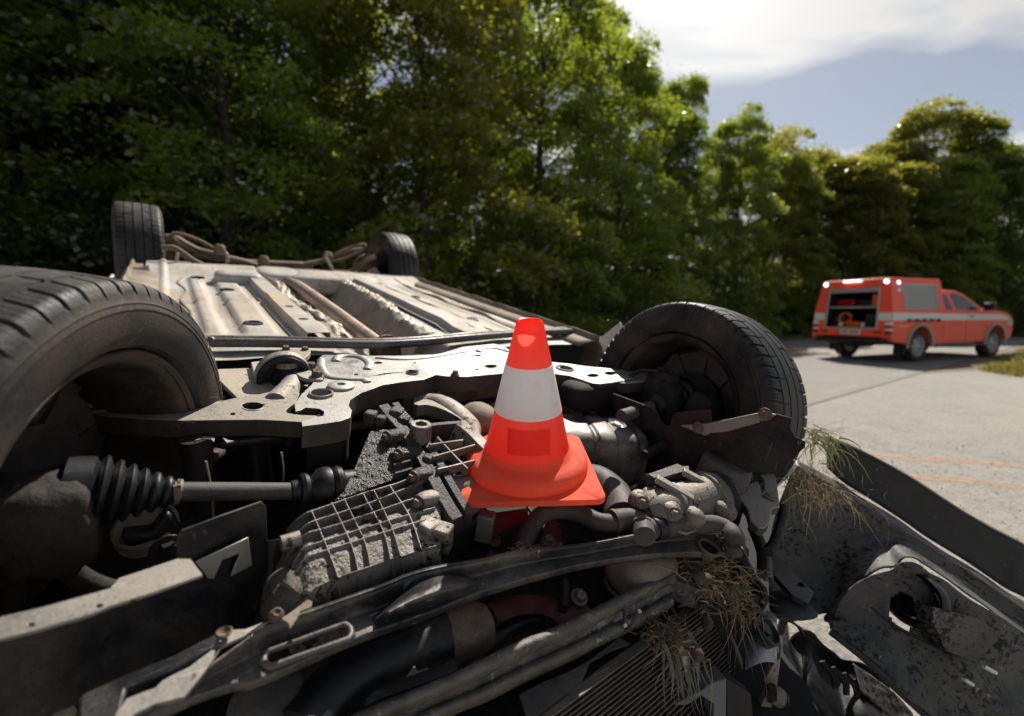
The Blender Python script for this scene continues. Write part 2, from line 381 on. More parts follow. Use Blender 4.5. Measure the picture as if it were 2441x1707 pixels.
gr = grid_mesh('ground', lambda a, b: Vector(((a - .5) * 1600, -300 + b * 1500, -.03)), 8, 8, M_soil, None); tag(gr, kind='structure')
pv = mesh('pavement', [RP(-40, -.03), RP(6.2, -.03), RP(8.0, -.5), RP(9, -1.6), RP(9.6, -4), RP(10, -12), RP(8, -26), RP(-40, -26)], [tuple(range(8))], M_pave, None, smooth=False); tag(pv, kind='structure')
rd = mesh('road', [RP(-60, .02), RP(140, .02), RP(140, 6.5), RP(-60, 6.5)], [(0, 1, 2, 3)], M_road, None, smooth=False); tag(rd, kind='structure')
de = mesh('dirt_shoulder', [RP(5.2, -.01, .004), RP(30, -.01, .004), RP(30, -.7, .004), RP(8.6, -1.5, .004), RP(7.6, -.9, .004), RP(6.5, -.45, .004)], [tuple(range(6))], M_dirt, None, smooth=False); tag(de, kind='structure')

def paint_mat(name, col, lo, hi, sc=30):
    m, t, b, out = mat_base(name); co = N(t, 'ShaderNodeTexCoord').outputs['Object']
    b.inputs['Base Color'].default_value = (*col, 1); b.inputs['Roughness'].default_value = .8
    tr = N(t, 'ShaderNodeBsdfTransparent'); mx = N(t, 'ShaderNodeMixShader')
    t.links.new(ramp(t, noise(t, co, sc, 6, .75), lo, hi), mx.inputs[0]); t.links.new(tr.outputs[0], mx.inputs[1]); t.links.new(b.outputs[0], mx.inputs[2]); t.links.new(mx.outputs[0], out.inputs[0])
    return m
M_wline = paint_mat('worn_white_paint', (.48, .465, .43), .46, .64, 9)
M_oline = paint_mat('orange_marking_spray', (.60, .30, .15), .40, .78, 14)
ZO['q'] = (1800, 800, 3.212)
def gpoly(name, k, pts, z, mat, parent):
    return mesh(name, [G(x, y, z) for x, y in Z(k, *pts)], [tuple(range(len(pts)))], mat, parent, smooth=False)
def line_strip(name, path, wid, z, mat, parent):
    path = catmull(path, 6); vs = []; fs = []
    for i, p in enumerate(path):
        t = (path[min(i + 1, len(path) - 1)] - path[max(i - 1, 0)]).normalized(); s = Vector((-t.y, t.x, 0)) * wid / 2 * (1 + .25 * noise2(i * .9, 3))
        vs += [p + s + Vector((0, 0, z)), p - s + Vector((0, 0, z))]
    for i in range(len(path) - 1): fs.append((2 * i, 2 * i + 1, 2 * i + 3, 2 * i + 2))
    return mesh(name, vs, fs, mat, parent, smooth=False)
for s0, s1 in ((1.2, 2.7), (4.2, 5.4), (-2.0, -.6), (-5, -3.6), (7.6, 9), (11, 12.4)):
    mesh('lane_marking', [RP(s0, .16, .004), RP(s1, .16, .004), RP(s1, .30, .004), RP(s0, .30, .004)], [(0, 1, 2, 3)], M_wline, rd, smooth=False)
mesh('edge_line', [RP(-40, 6.1, .004), RP(120, 6.1, .004), RP(120, 6.24, .004), RP(-40, 6.24, .004)], [(0, 1, 2, 3)], M_wline, rd, smooth=False)
line_strip('spray_mark', [G(*p) for p in Z('q', (900, 925), (1250, 945), (1700, 968), (2059, 1012), (2500, 1085))], .13, .004, M_oline, pv)
line_strip('spray_mark', [G(*p) for p in Z('q', (1180, 1085), (1450, 1100), (1750, 1125), (2059, 1172), (2500, 1260))], .12, .004, M_oline, pv)
0 and mesh('tar_crack', [RP(-30, -.9, .003), RP(-1, -1.02, .003), RP(-1, -1.05, .003), RP(-30, -.93, .003)], [(0, 1, 2, 3)], M_soil, pv, smooth=False)

jd = mesh('joint_filler', [RP(-40, -.2, -.006), RP(8, -.2, -.006), RP(8, .2, -.006), RP(-40, .2, -.006)], [(0, 1, 2, 3)], M_dirt, pv, smooth=False)
cr_rng = random.Random(44); parts = []                    # grit, glass and plastic crumbs thrown over the lay-by
for i in range(900):
    a_ = cr_rng.random(); x, y = 1.2 + abs(cr_rng.gauss(0, 1.6)) + 1.2 * a_, 1.5 + abs(cr_rng.gauss(0, 1.8)) + .4; r = cr_rng.uniform(.002, .006) * (1 if i % 14 else 1.6); q = Vector((x, y, .001)); t0_ = cr_rng.uniform(0, 6)
    ring_ = [q + Vector((r * cr_rng.uniform(.6, 1.2) * math.cos(t0_ + k * 1.257), r * cr_rng.uniform(.6, 1.2) * math.sin(t0_ + k * 1.257), 0)) for k in range(5)]
    parts.append((ring_ + [p * 1 + Vector((0, 0, r * .7)) for p in [q + (z - q) * .6 for z in ring_]], [(k, (k + 1) % 5, 5 + (k + 1) % 5, 5 + k) for k in range(5)] + [(5, 6, 7, 8, 9)]))
v, f = join_geo(parts); gc = mesh('gravel_crumbs', v, f, M('grit', (.16, .15, .13), .8, base2=(.04, .04, .04), sc=30), None, smooth=False); tag(gc, 'grit and small crumbs of debris scattered over the lay-by asphalt', 'gravel', kind='stuff')

# ------------------------------------------------------------------ foliage
def leaf_mat(name, c1, c2, c3, trans=.45):
    m, t, b, out = mat_base(name); t.nodes.remove(b)
    g = N(t, 'ShaderNodeNewGeometry'); oi = N(t, 'ShaderNodeObjectInfo')
    rr = ramp(t, g.outputs['Random Per Island'], .0, 1.0, (*c1, 1), (*c2, 1))
    co = N(t, 'ShaderNodeTexCoord').outputs['Object']
    col = mixc(t, mathn(t, 'MULTIPLY', ramp(t, noise(t, co, .55, 3, .6), .50, .72), .75), rr, (*c3, 1))
    hs = N(t, 'ShaderNodeHueSaturation'); t.links.new(col, hs.inputs['Color'])
    mr = N(t, 'ShaderNodeMapRange'); mr.inputs[3].default_value = .75; mr.inputs[4].default_value = 1.25; t.links.new(oi.outputs['Random'], mr.inputs[0]); t.links.new(mr.outputs[0], hs.inputs['Value'])
    df = N(t, 'ShaderNodeBsdfDiffuse'); tl = N(t, 'ShaderNodeBsdfTranslucent'); gl = N(t, 'ShaderNodeBsdfGlossy', i_Roughness=.30)
    t.links.new(hs.outputs[0], df.inputs[0])
    tcx = mixc(t, .6, hs.outputs[0], (c3[0] * 4.4, c3[1] * 4.2, c3[2] * 1.3)); t.links.new(tcx, tl.inputs[0])
    gl.inputs[0].default_value = (.55, .58, .55, 1)
    m1 = N(t, 'ShaderNodeMixShader'); m1.inputs[0].default_value = trans; t.links.new(df.outputs[0], m1.inputs[1]); t.links.new(tl.outputs[0], m1.inputs[2])
    m2 = N(t, 'ShaderNodeMixShader'); m2.inputs[0].default_value = .10; t.links.new(m1.outputs[0], m2.inputs[1]); t.links.new(gl.outputs[0], m2.inputs[2])
    t.links.new(m2.outputs[0], out.inputs[0]); return m
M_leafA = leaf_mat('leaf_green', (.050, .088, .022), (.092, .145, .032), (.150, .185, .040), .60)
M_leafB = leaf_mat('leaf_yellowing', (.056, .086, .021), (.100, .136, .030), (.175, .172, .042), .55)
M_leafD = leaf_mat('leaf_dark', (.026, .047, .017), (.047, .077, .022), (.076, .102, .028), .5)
M_bark = M('bark', (.055, .048, .040), .9, 0, base2=(.035, .03, .026), sc=6, bump=.8, bsc=30)
def leaves_mesh(name, pts, size, rng, up=.5):
    n = len(pts); a = rng.normal(size=(n, 3)); a[:, 2] *= .5; a /= np.linalg.norm(a, axis=1)[:, None]
    b = rng.normal(size=(n, 3)); b[:, :2] *= .9; nn = rng.normal(size=(n, 3)) + np.array([0, 0, up * 2]); 
    b = np.cross(nn, a); b /= np.linalg.norm(b, axis=1)[:, None]
    s = size * rng.uniform(.6, 1.25, n)[:, None]
    fold = np.cross(a, b) * s * .12
    V = np.stack([pts - a * s * .5, pts + b * s * .33 + fold, pts + a * s * .55, pts - b * s * .33 + fold], 1).reshape(-1, 3)
    me = bpy.data.meshes.new(name); me.vertices.add(4 * n); me.vertices.foreach_set('co', V.ravel())
    idx = np.arange(4 * n, dtype=np.int32); me.loops.add(4 * n); me.loops.foreach_set('vertex_index', idx)
    me.polygons.add(n); me.polygons.foreach_set('loop_start', np.arange(0, 4 * n, 4, dtype=np.int32)); me.update(calc_edges=True)
    return me
def tree_data(seed, H, rw, base, n_cl, per, size, mat, shape='oval'):
    rng = np.random.default_rng(seed); rnd = random.Random(seed)
    cl = []
    while len(cl) < n_cl:
        t = rng.uniform(0, 1); z = base + (H - base) * t
        prof = math.sin(math.pi * min(1, (t * .86 + .14)) ** .8) ** .65 if shape == 'oval' else (1 - t) ** .55 * (1 - .4 * (1 - t) ** 6)
        rmax = rw * max(prof, .06) * (1 + .28 * math.sin(t * 17 + seed)); q = rng.uniform(0, 2 * math.pi); r = rmax * rng.uniform(.25, 1) ** .55
        cl.append((r * math.cos(q), r * math.sin(q), z))
    cl = np.array(cl); P_ = []
    for c in cl:
        k = int(per * rng.uniform(.6, 1.4)); out = np.array([c[0], c[1], 0.0]); L = np.linalg.norm(out) + 1e-6; out /= L
        out = out + rng.normal(size=3) * np.array([.35, .35, .18]); out /= np.linalg.norm(out); sd_ = np.cross(out, [0, 0, 1]); sd_ /= np.linalg.norm(sd_)
        ln = rng.uniform(.7, 1.35) * (rw / 2.0); t = rng.uniform(0, 1, k) ** .8                      # a leafy spray reaching out and drooping
        wd2 = (.34 * np.sin(np.pi * (t * .85 + .12)) + .05) * (rw / 2.0)
        d = out * (t * ln)[:, None] + sd_ * (rng.normal(size=k) * wd2)[:, None] + np.array([0, 0, 1.0]) * (rng.normal(size=k) * .11 + .10 * np.sin(t * 3) - .34 * t ** 2 * ln)[:, None]
        P_.append(c * np.array([.72, .72, 1]) + d)
    inner = rng.normal(size=(int(per * n_cl * .05), 3)) * np.array([rw * .3, rw * .3, 0]); inner[:, 2] = rng.uniform(base, H * .92, len(inner)); P_.append(inner)
    P_ = np.vstack(P_); P_ = P_[P_[:, 2] > .15]
    me = leaves_mesh('crown', P_, size, rng); me.materials.append(mat)
    parts = []
    tr = [Vector((0, 0, -.1))] + [Vector((rnd.uniform(-.12, .12), rnd.uniform(-.12, .12), H * .9 * i / 5)) for i in range(1, 6)]
    tp = catmull(tr, 4); parts.append(tube_geo(tp, lambda t: .015 * H * (1 - t * .9) * (1 + .5 * math.exp(-t * 18)), 9))
    for c in cl[rng.permutation(len(cl))[:34]]:
        z0 = max(.5, c[2] - .35 * math.hypot(c[0], c[1]) - rnd.uniform(.3, 1.0)); a = lerpn(tp, min(z0 / (H * .9), 1))
        b = Vector(c); mid = a.lerp(b, .5) + Vector((rnd.uniform(-.2, .2), rnd.uniform(-.2, .2), .15))
        parts.append(tube_geo(catmull([a, mid, b], 4), lambda t, r=.0045 * H * (1 - z0 / H * .6): r * (1 - .85 * t), 5, False))
    v, f = join_geo(parts); tm = bpy.data.meshes.new('trunk'); tm.from_pydata([tuple(x) for x in v], [], f); finish(tm, 60); tm.materials.append(M_bark)
    return me, tm, H
VAR = {
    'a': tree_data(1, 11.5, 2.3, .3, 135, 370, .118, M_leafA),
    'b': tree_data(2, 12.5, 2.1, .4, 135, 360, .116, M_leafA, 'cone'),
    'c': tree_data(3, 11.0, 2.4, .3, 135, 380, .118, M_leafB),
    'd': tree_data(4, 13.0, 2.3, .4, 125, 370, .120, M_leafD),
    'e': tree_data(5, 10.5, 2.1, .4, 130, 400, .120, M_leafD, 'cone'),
    'f': tree_data(6, 12.0, 2.7, .3, 160, 400, .145, M_leafB),
}
def put_tree(var, p, top, rz, label, wide=1.0, name='roadside_tree', group='trees along the far side of the road'):
    crown, trunk, H = VAR[var]; e = empty(name, (p[0], p[1], -.03), rz); s = top / H; e.scale = (s * wide, s * wide, s)
    link('crown', crown, None, e); link('trunk', trunk, None, e); tag(e, label, 'tree', group); return e
def at_px(px, s_off):                                   # a tree planted s_off metres beyond the far road edge, seen at photo column px
    k = (px - PW / 2) / FPX; q = RP(0, 6.5 + s_off)
    s = (k * q.y - q.x) / (JD.x - k * JD.y); return q + JD * s
rows = [  # column, set-back, variant, crown top row in the photo (None: out of frame), width, label
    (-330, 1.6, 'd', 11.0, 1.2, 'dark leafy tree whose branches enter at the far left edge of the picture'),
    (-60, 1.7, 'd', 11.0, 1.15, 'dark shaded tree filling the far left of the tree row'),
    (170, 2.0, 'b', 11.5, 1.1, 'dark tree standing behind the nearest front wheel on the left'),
    (390, 3.4, 'd', 11.5, 1.1, 'tall dark tree rising behind the left rear wheel of the overturned car'),
    (560, .9, 'a', 9.6, 1.05, 'green tree between the two rear wheels with sunlit spreading sprays'),
    (735, 4.2, 'b', 12.0, 1.05, 'tall tree behind the middle of the car floor'),
    (880, 3.0, 'a', 11.0, 1.05, 'tall tree rising behind the right rear wheel'),
    (1020, .9, 'c', 10.6, 1.1, 'bright yellow-green leafed tree above the right rear wheel'),
    (1170, 4.6, 'b', 12.5, 1.05, 'tall tree behind the traffic cone'),
    (1285, 1.4, 'a', 10.9, 1.05, 'tall green tree to the right of the cone reaching the top of the picture'),
    (1395, 4.0, 'b', 12.4, 1.05, 'tree at the edge of the open sky, its top touching the picture edge'),
    (1470, 2.0, 'a', 10.0, 1.0, 'rounded tree stepping down below the big white cloud'),
    (1560, 3.8, 'e', 10.5, 1.0, 'dark tree above the right front wheel'),
    (1620, 2.4, 'b', 10.6, .75, 'pointed tree that stands up against the sky right of the front wheel'),
    (1700, 3.0, 'a', 8.3, .9, 'slim tree at the right end of the tall row'),
]
for i, (px, so_, v, top, wd_, lab) in enumerate(rows):
    p = at_px(px, so_); put_tree(v, p, top, i * 1.9 + .4, lab, wd_)
def free_tree(px, d, ytop, v, rz, lab, wide=1.0):
    X = (px - PW / 2) / FPX * d; top = CAM_H + (750 - ytop) / FPX * d; put_tree(v, (X, d), top, rz, lab, wide)
free_tree(1815, 25, 330, 'c', .5, 'lower tree with yellowing top left of the rescue truck', 1.15)
free_tree(1905, 27, 375, 'f', 2.2, 'broad yellow-green tree just left of the rescue truck roof', 1.0)
free_tree(1990, 25, 395, 'c', 3.0, 'small yellowing tree directly above the truck canopy', 1.2)
free_tree(2075, 28, 360, 'f', 4.4, 'broad tree behind the truck canopy and cab', 1.1)
free_tree(2190, 27, 275, 'f', 5.9, 'tallest broad green tree behind the truck cab', 1.05)
free_tree(2290, 26, 355, 'a', 1.3, 'green tree behind the truck bonnet', 1.1)
free_tree(2375, 27, 370, 'e', 2.9, 'dark tree to the right of the truck bonnet', 1.1)
free_tree(2460, 28, 440, 'd', .9, 'dark tree cut by the right edge of the picture', 1.1)
free_tree(1860, 24, 400, 'a', 2.4, 'green tree between the two lower yellowing trees left of the truck', 1.15)
free_tree(2030, 24, 400, 'f', 1.4, 'low broad tree right above the truck canopy roof', 1.1)
free_tree(2130, 24.5, 410, 'c', 3.4, 'yellowing tree above the join of canopy and cab', 1.15)
free_tree(2245, 24, 400, 'a', .4, 'green tree above the truck windscreen', 1.15)
free_tree(2335, 25, 370, 'd', 5.0, 'dark tree above the front end of the truck bonnet', 1.15)
free_tree(2580, 27, 420, 'a', 2.0, 'green tree whose branches enter at the right edge of the picture', 1.1)
free_tree(1745, 21, 300, 'a', 4.0, 'thin dark tree in the dip between the two tree groups', 1.0)
ORD = 'first second third fourth fifth sixth seventh eighth ninth tenth eleventh twelfth thirteenth fourteenth fifteenth sixteenth seventeenth eighteenth nineteenth twentieth'.split() + ['twenty-' + q for q in 'first second third fourth fifth sixth seventh'.split()]
back = [(-150, 5.5), (90, 5.2), (300, 5.6), (480, 5.6), (620, 7.5), (760, 7.2), (890, 7.8), (1010, 7.4), (1120, 7.8), (1220, 7.4), (1320, 7.8), (1410, 7.4), (1500, 7.8), (1580, 7.4), (1660, 7.8)]
for i, (px, so_) in enumerate(back):
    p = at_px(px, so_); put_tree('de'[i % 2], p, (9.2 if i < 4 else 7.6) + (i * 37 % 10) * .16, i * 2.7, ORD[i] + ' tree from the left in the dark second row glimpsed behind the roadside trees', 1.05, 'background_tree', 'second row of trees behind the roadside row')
for i, (px, d) in enumerate([(1850, 34), (2060, 36), (2260, 35), (2470, 34)]):
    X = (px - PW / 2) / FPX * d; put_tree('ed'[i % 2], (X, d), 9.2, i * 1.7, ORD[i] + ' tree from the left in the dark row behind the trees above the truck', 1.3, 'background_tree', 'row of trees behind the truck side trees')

def shrub_data(seed, h, r, n, size, mat):
    rng = np.random.default_rng(seed); c = rng.normal(size=(26, 3)) * np.array([r * .5, r * .5, 0]); c[:, 2] = rng.uniform(.1, h * .85, 26)
    k = rng.integers(0, 26, n); P_ = c[k] + rng.normal(size=(n, 3)) * np.array([.3, .3, .2]); P_ = P_[P_[:, 2] > .02]
    me = leaves_mesh('foliage', P_, size, rng); me.materials.append(mat)
    parts = [tube_geo([Vector((0, 0, -.05)), Vector((x * .5, y * .5, z * .6)), Vector((x, y, z))], lambda t: .02 * (1 - .8 * t), 5, False) for x, y, z in c[:12]]
    v, f = join_geo(parts); tm = bpy.data.meshes.new('stem'); tm.from_pydata([tuple(x) for x in v], [], f); finish(tm, 60); tm.materials.append(M_bark)
    return me, tm
SHR = [shrub_data(11, 2.0, 1.3, 4500, .12, M_leafD), shrub_data(12, 1.6, 1.2, 4200, .12, M_leafD), shrub_data(13, 2.3, 1.1, 4500, .12, M_leafA)]
spots = [at_px(px, .9 + (i * 13 % 7) * .12) for i, px in enumerate((-250, 30, 230, 420, 590, 740, 880, 1000, 1110, 1210, 1300, 1380, 1450, 1520, 1580, 1640, 1700, 1750))] + \
        [Vector(((px - PW / 2) / FPX * d, d, 0)) for px, d in ((1830, 23.5), (1910, 24), (1990, 24), (2080, 24), (2180, 24), (2280, 24), (2380, 24), (2470, 24))]
spots += [at_px(px, 5.5) for px in (560, 700, 830, 950, 1060, 1160, 1250, 1340, 1420, 1500, 1570, 1640)]
for i, p in enumerate(spots):
    f, s = SHR[i % 3]; e = empty('undergrowth_shrub', (p.x, p.y, -.03), i * 1.3); k_ = 1.7 if i >= 26 else (.75 if 8 <= i <= 12 else 1); e.scale = (k_, k_, k_ * (1 + .25 * math.sin(i * 2.3)))
    link('foliage', f, None, e); link('stem', s, None, e); tag(e, (ORD[i] + ' dark undergrowth shrub from the left along the foot of the tree row') if i < 26 else (ORD[i - 26] + ' tall shrub from the left in the thicket behind the roadside trunks'), 'shrub', 'undergrowth shrubs along the tree row')

# ------------------------------------------------------------------ verge grass (nobody could count it)
M_grass = leaf_mat('grass', (.075, .085, .030), (.13, .13, .05), (.19, .165, .075), .3)
def grass_mesh(name, pts, h, rng):
    n = len(pts); q = rng.uniform(0, 2 * np.pi, n); side = np.stack([np.cos(q), np.sin(q), 0 * q], 1) * .006
    hh = h * rng.uniform(.5, 1.3, n)[:, None]; lean = rng.normal(size=(n, 3)) * .35; lean[:, 2] = 1
    mid = pts + lean * np.array([.4, .4, 1]) * hh * .55; tip = pts + lean * hh * np.array([1.3, 1.3, .92])
    V = np.stack([pts - side, pts + side, mid + side * .8, mid - side * .8, tip], 1).reshape(-1, 3)
    b = np.arange(n) * 5; loops = np.stack([b, b + 1, b + 2, b + 3, b + 3, b + 2, b + 4], 1).ravel().astype(np.int32)
    me = bpy.data.meshes.new(name); me.vertices.add(5 * n); me.vertices.foreach_set('co', V.ravel()); me.loops.add(7 * n); me.loops.foreach_set('vertex_index', loops)
    st = np.stack([np.arange(n) * 7, np.arange(n) * 7 + 4], 1).ravel().astype(np.int32); me.polygons.add(2 * n); me.polygons.foreach_set('loop_start', st); me.update(calc_edges=True)
    return me
rng = np.random.default_rng(21)
def scatter(n, s0, s1, n0, n1, z=0.0):
    s = rng.uniform(s0, s1, n); m = rng.uniform(n0, n1, n)
    return np.stack([J0.x + JD.x * s + JN.x * m, J0.y + JD.y * s + JN.y * m, np.full(n, z)], 1)
gv = link('verge_grass', grass_mesh('verge_grass', np.vstack([scatter(26000, -16, 30, 6.5, 7.6, -.03), scatter(9000, -16, 30, 7.6, 10, -.03)]), .16, rng), M_grass)
tag(gv, 'strip of grass along the far edge of the road under the trees', 'grass', kind='stuff')
pts = []
ctr = [(10.6, 8.2, 1.5), (13.5, 10.3, 1.8), (12.2, 8.2, 1.9), (16.5, 12.2, 2.0), (15.5, 10, 2), (19.5, 14.2, 2)]
mnd_v = []
for x, y, r in ctr:
    k = 5200; q = rng.uniform(0, 2 * np.pi, k); rr = r * np.sqrt(rng.uniform(0, 1, k)); pts.append(np.stack([x + rr * np.cos(q), y + rr * np.sin(q), .14 * (1 - (rr / r) ** 2) - .02], 1))
gm = link('verge_grass', grass_mesh('verge_grass_near', np.vstack(pts), .15, rng), M_grass); tag(gm, 'sunlit grass of the near verge beside the rescue truck', 'grass', kind='stuff')
mv, mf = [], []
for x, y, r in ctr:
    b0 = len(mv); ring = 20
    for a in range(5):
        for i in range(ring): mv.append((x + r * a / 4 * math.cos(i * math.tau / ring), y + r * a / 4 * math.sin(i * math.tau / ring), .14 * (1 - (a / 4) ** 2) - .025))
    for a in range(4):
        for i in range(ring): j = (i + 1) % ring; mf.append((b0 + a * ring + i, b0 + a * ring + j, b0 + (a + 1) * ring + j, b0 + (a + 1) * ring + i))
vm = mesh('verge', mv, mf, M_soil, None); tag(vm, kind='structure')
# ------------------------------------------------------------------ the overturned car
CAR = bpy.data.objects.new('overturned_car', None); COL.objects.link(CAR); CAR.matrix_world = CARM; CAR.empty_display_size = .3
tag(CAR, 'white car lying wrecked on its roof with wheels and dusty underside facing up', 'car')
UP = Vector((0, 0, 1))

# ---- wheels
def tyre_meshes(Rt, wt, pitches, fine=True):
    """tread with circumferential grooves and cross grooves; axis = local X"""
    h = wt / 2; gd = .0075
    base = [(.80, .697), (.90, .712), (.975, .765), (1.0, .835), (.992, .865), (1.003, .872), (.994, .880), (.978, .892), (.984, .899), (.955, .912), (.935, .937), (.895, .966), (.84, .981)]
    xs = [(x * h, r * Rt) for x, r in base]
    ribs = [.80, .55, .50, .225, .175]
    top = [(.80, .986), (.545, .9945), (.53, 'g'), (.50, 'g'), (.485, .9955), (.215, .9995), (.20, 'g'), (.165, 'g'), (.15, 1.0), (0, 1.0)]
    prof = xs[:]
    for x, r in top: prof.append((x * h, (Rt * .994 - gd) if r == 'g' else r * Rt))
    full = prof + [(-x, r) for x, r in prof[-2::-1]]
    POS = (0, .25, .268, .285, .52, .538, .555, .79, .81, .97); NP = 10; n = pitches * NP; vs, fs = [], []; m = len(full)
    for i in range(n):
        p, k = divmod(i, NP); q = 2 * math.pi * (p + POS[k] + .03 * math.sin(p * 2.1)) / pitches
        for j, (x, r) in enumerate(full):
            ax = abs(x) / h; rr = r; qq = q
            if k in (2, 5) and fine and .56 < ax < .88 and r > .93 * Rt: rr = r - .0035
            if k >= 8 and fine and r > .93 * Rt:
                if .545 <= ax <= .94: rr = min(r, r - (.0065 if ax < .90 else .003))
                elif .215 <= ax <= .49 and p % 2 == (0 if x > 0 else 1) and ax > .3: rr = r - .005
            if ax > .5: qq += (ax - .5) * .05 * (1 if x > 0 else -1)
            vs.append(Vector((x, rr * math.cos(qq), rr * math.sin(qq))))
    for i in range(n):
        i2 = (i + 1) % n
        for j in range(m - 1): fs.append((i * m + j, i2 * m + j, i2 * m + j + 1, i * m + j + 1))
    me = bpy.data.meshes.new('tyre'); me.from_pydata([tuple(v) for v in vs], [], fs); finish(me, 28)
    me.materials.append(M_tyre); me.materials.append(M_side)
    side = []
    for i in range(n):
        for j in range(m - 1): side.append(1 if abs(full[j][0] + full[j + 1][0]) / 2 / h > .93 else 0)
    # recalc keeps order of faces
    me.polygons.foreach_set('material_index', side)
    return me
TYRE = tyre_meshes(.337, .222, 64)
def rim_mesh(Rr=.226, w=.19):
    prof = [(-.088, Rr - .004), (-.094, Rr + .004), (-.090, Rr + .007), (-.082, Rr - .010), (-.070, Rr - .018), (-.03, Rr - .028), (.02, Rr - .030), (.05, Rr - .022), (.075, Rr - .014), (.084, Rr + .004), (.09, Rr + .004), (.088, Rr - .006), (.06, Rr - .03), (.045, Rr - .045), (.05, .12), (.045, .06)]
    v, f = lathe_geo(prof, (0, 0, 0), (1, 0, 0), 72)
    parts = [(v, f)]
    for i in range(10):                                   # spokes
        q = i * math.tau / 10; d = Vector((0, math.cos(q), math.sin(q))); s = Vector((0, -math.sin(q), math.cos(q)))
        a, b = d * .05 + Vector((.05, 0, 0)), d * (Rr - .035) + Vector((.052, 0, 0))
        parts.append(box_geo((a + b) / 2, (b - a).length, .036, .02, (b - a).normalized(), s, Vector((1, 0, 0))))
    parts.append(lathe_geo([(.035, .001), (.035, .065), (.06, .068), (.066, .05), (.066, .001)], (0, 0, 0), (1, 0, 0), 32))
    v, f = join_geo(parts); me = bpy.data.meshes.new('rim'); me.from_pydata([tuple(x) for x in v], [], f); finish(me, 35); return me
M_rim = M('steel_rim', (.055, .048, .042), .5, .6, dust=(.15, .11, .08), amt=.45, sc=14, bump=.2)
RIM = rim_mesh(); RIM.materials.append(M_rim)
DISC = bpy.data.meshes.new('brake_disc')
_v, _f = join_geo([lathe_geo([(-.012, .085), (-.012, .142), (.012, .142), (.012, .085)], (0, 0, 0), (1, 0, 0), 48), lathe_geo([(-.03, .001), (-.03, .05), (-.012, .086), (.012, .086), (.03, .06), (.03, .001)], (0, 0, 0), (1, 0, 0), 32)])
DISC.from_pydata([tuple(x) for x in _v], [], _f); finish(DISC, 35); DISC.materials.append(M_knuckle)
def wheel(loc, steer, side, spin, camber=0, label=None):
    w = link('wheel', RIM, None, CAR); w.location = loc; w.rotation_mode = 'XYZ'
    w.rotation_euler = (spin, camber, steer) if side > 0 else (spin, camber, steer + math.pi)
    t = link('tyre', TYRE, None, w); d = link('brake_disc', DISC, None, w); d.location = (.03, 0, 0); d.scale = (.8, .8, .8)
    if label: w['label'] = label
    return w
wheel((.705, -.035, -.010), -.059, 1, .2, .10, label='right front wheel with its inner side and drive shaft visible')
wheel((-.802, .032, -.0055), -.483, -1, 1.1, 0, label='nearest front wheel cut by the left edge of the picture')
wheel((.77, 2.70, .0), -.02, 1, .5, label='right rear wheel sticking up')
wheel((-.77, 2.70, .0), .03, -1, .9, label='left rear wheel sticking up')

# ---- body shell: floor, sills, sides, roof, bonnet
def smst(a, b, x):
    t = min(max((x - a) / (b - a), 0), 1); return t * t * (3 - 2 * t)
def floor_w(u, v):
    b = .068 - (v - .47) * .018                            # follows the sill line
    w = b - .012
    tl, tr_ = -.235 + .03 * (v - .6) / 1.6, .10 + .10 * smst(.6, 1.7, v)
    tun = smst(tl - .03, tl + .035, u) * (1 - smst(tr_ - .035, tr_ + .04, u)); w -= tun * (.165 + .015 * math.sin(v * 6))
    if u < tl:
        tz = lambda c, hw_, e: smst(c - hw_ - e, c - hw_ + e, u) * (1 - smst(c + hw_ - e, c + hw_ + e, u))
        lv = smst(.74, .80, v) * (1 - smst(1.95, 2.02, v))
        w += lv * (.016 * tz(-.545, .022, .008) + .014 * tz(-.42, .045, .010) - .006 * tz(-.49, .02, .008)) + .010 * tz(-.665, .012, .006)
        w += .0025 * noise2(u * 9, v * 4, 2) + .008 * tz(-.5, .2, .01) * math.exp(-(((v - 1.30) / .018) ** 2))
    elif u > tr_:
        tz = lambda c, hw_, e: smst(c - hw_ - e, c - hw_ + e, u) * (1 - smst(c + hw_ - e, c + hw_ + e, u)); lv = smst(.74, .80, v) * (1 - smst(2.0, 2.06, v)); w += lv * (.012 * tz(.40, .03, .009) + .010 * tz(.62, .018, .008) - .006 * tz(.53, .03, .01)) + .0025 * noise2(u * 7, v * 3.3, 5)
    else: w += .008 * math.sin(u * 130) * smst(.6, .9, v) * .35 + .006 * noise2(u * 12, v * 9, 1)
    w += .035 * smst(2.0, 2.3, v) * (1 - tun)
    return w
fl = grid_mesh('floor_pan', lambda a, b: Vector((-.735 + a * 1.53, .50 + b * 1.88, floor_w(-.735 + a * 1.53, .50 + b * 1.88))), 190, 120, M_floor, CAR, sharp=60)
for (x, y, r) in ((937, 800, 1), (935, 745, 1)): pass
def floor_patch(name, pts, h, mat, th=.008, sm=0, holes=()):   # a sheet laid on the floor following it
    return plate(name, pts, mat, CAR, ext=(0, 0, -th), sm=sm, holes=holes, bev=.002)
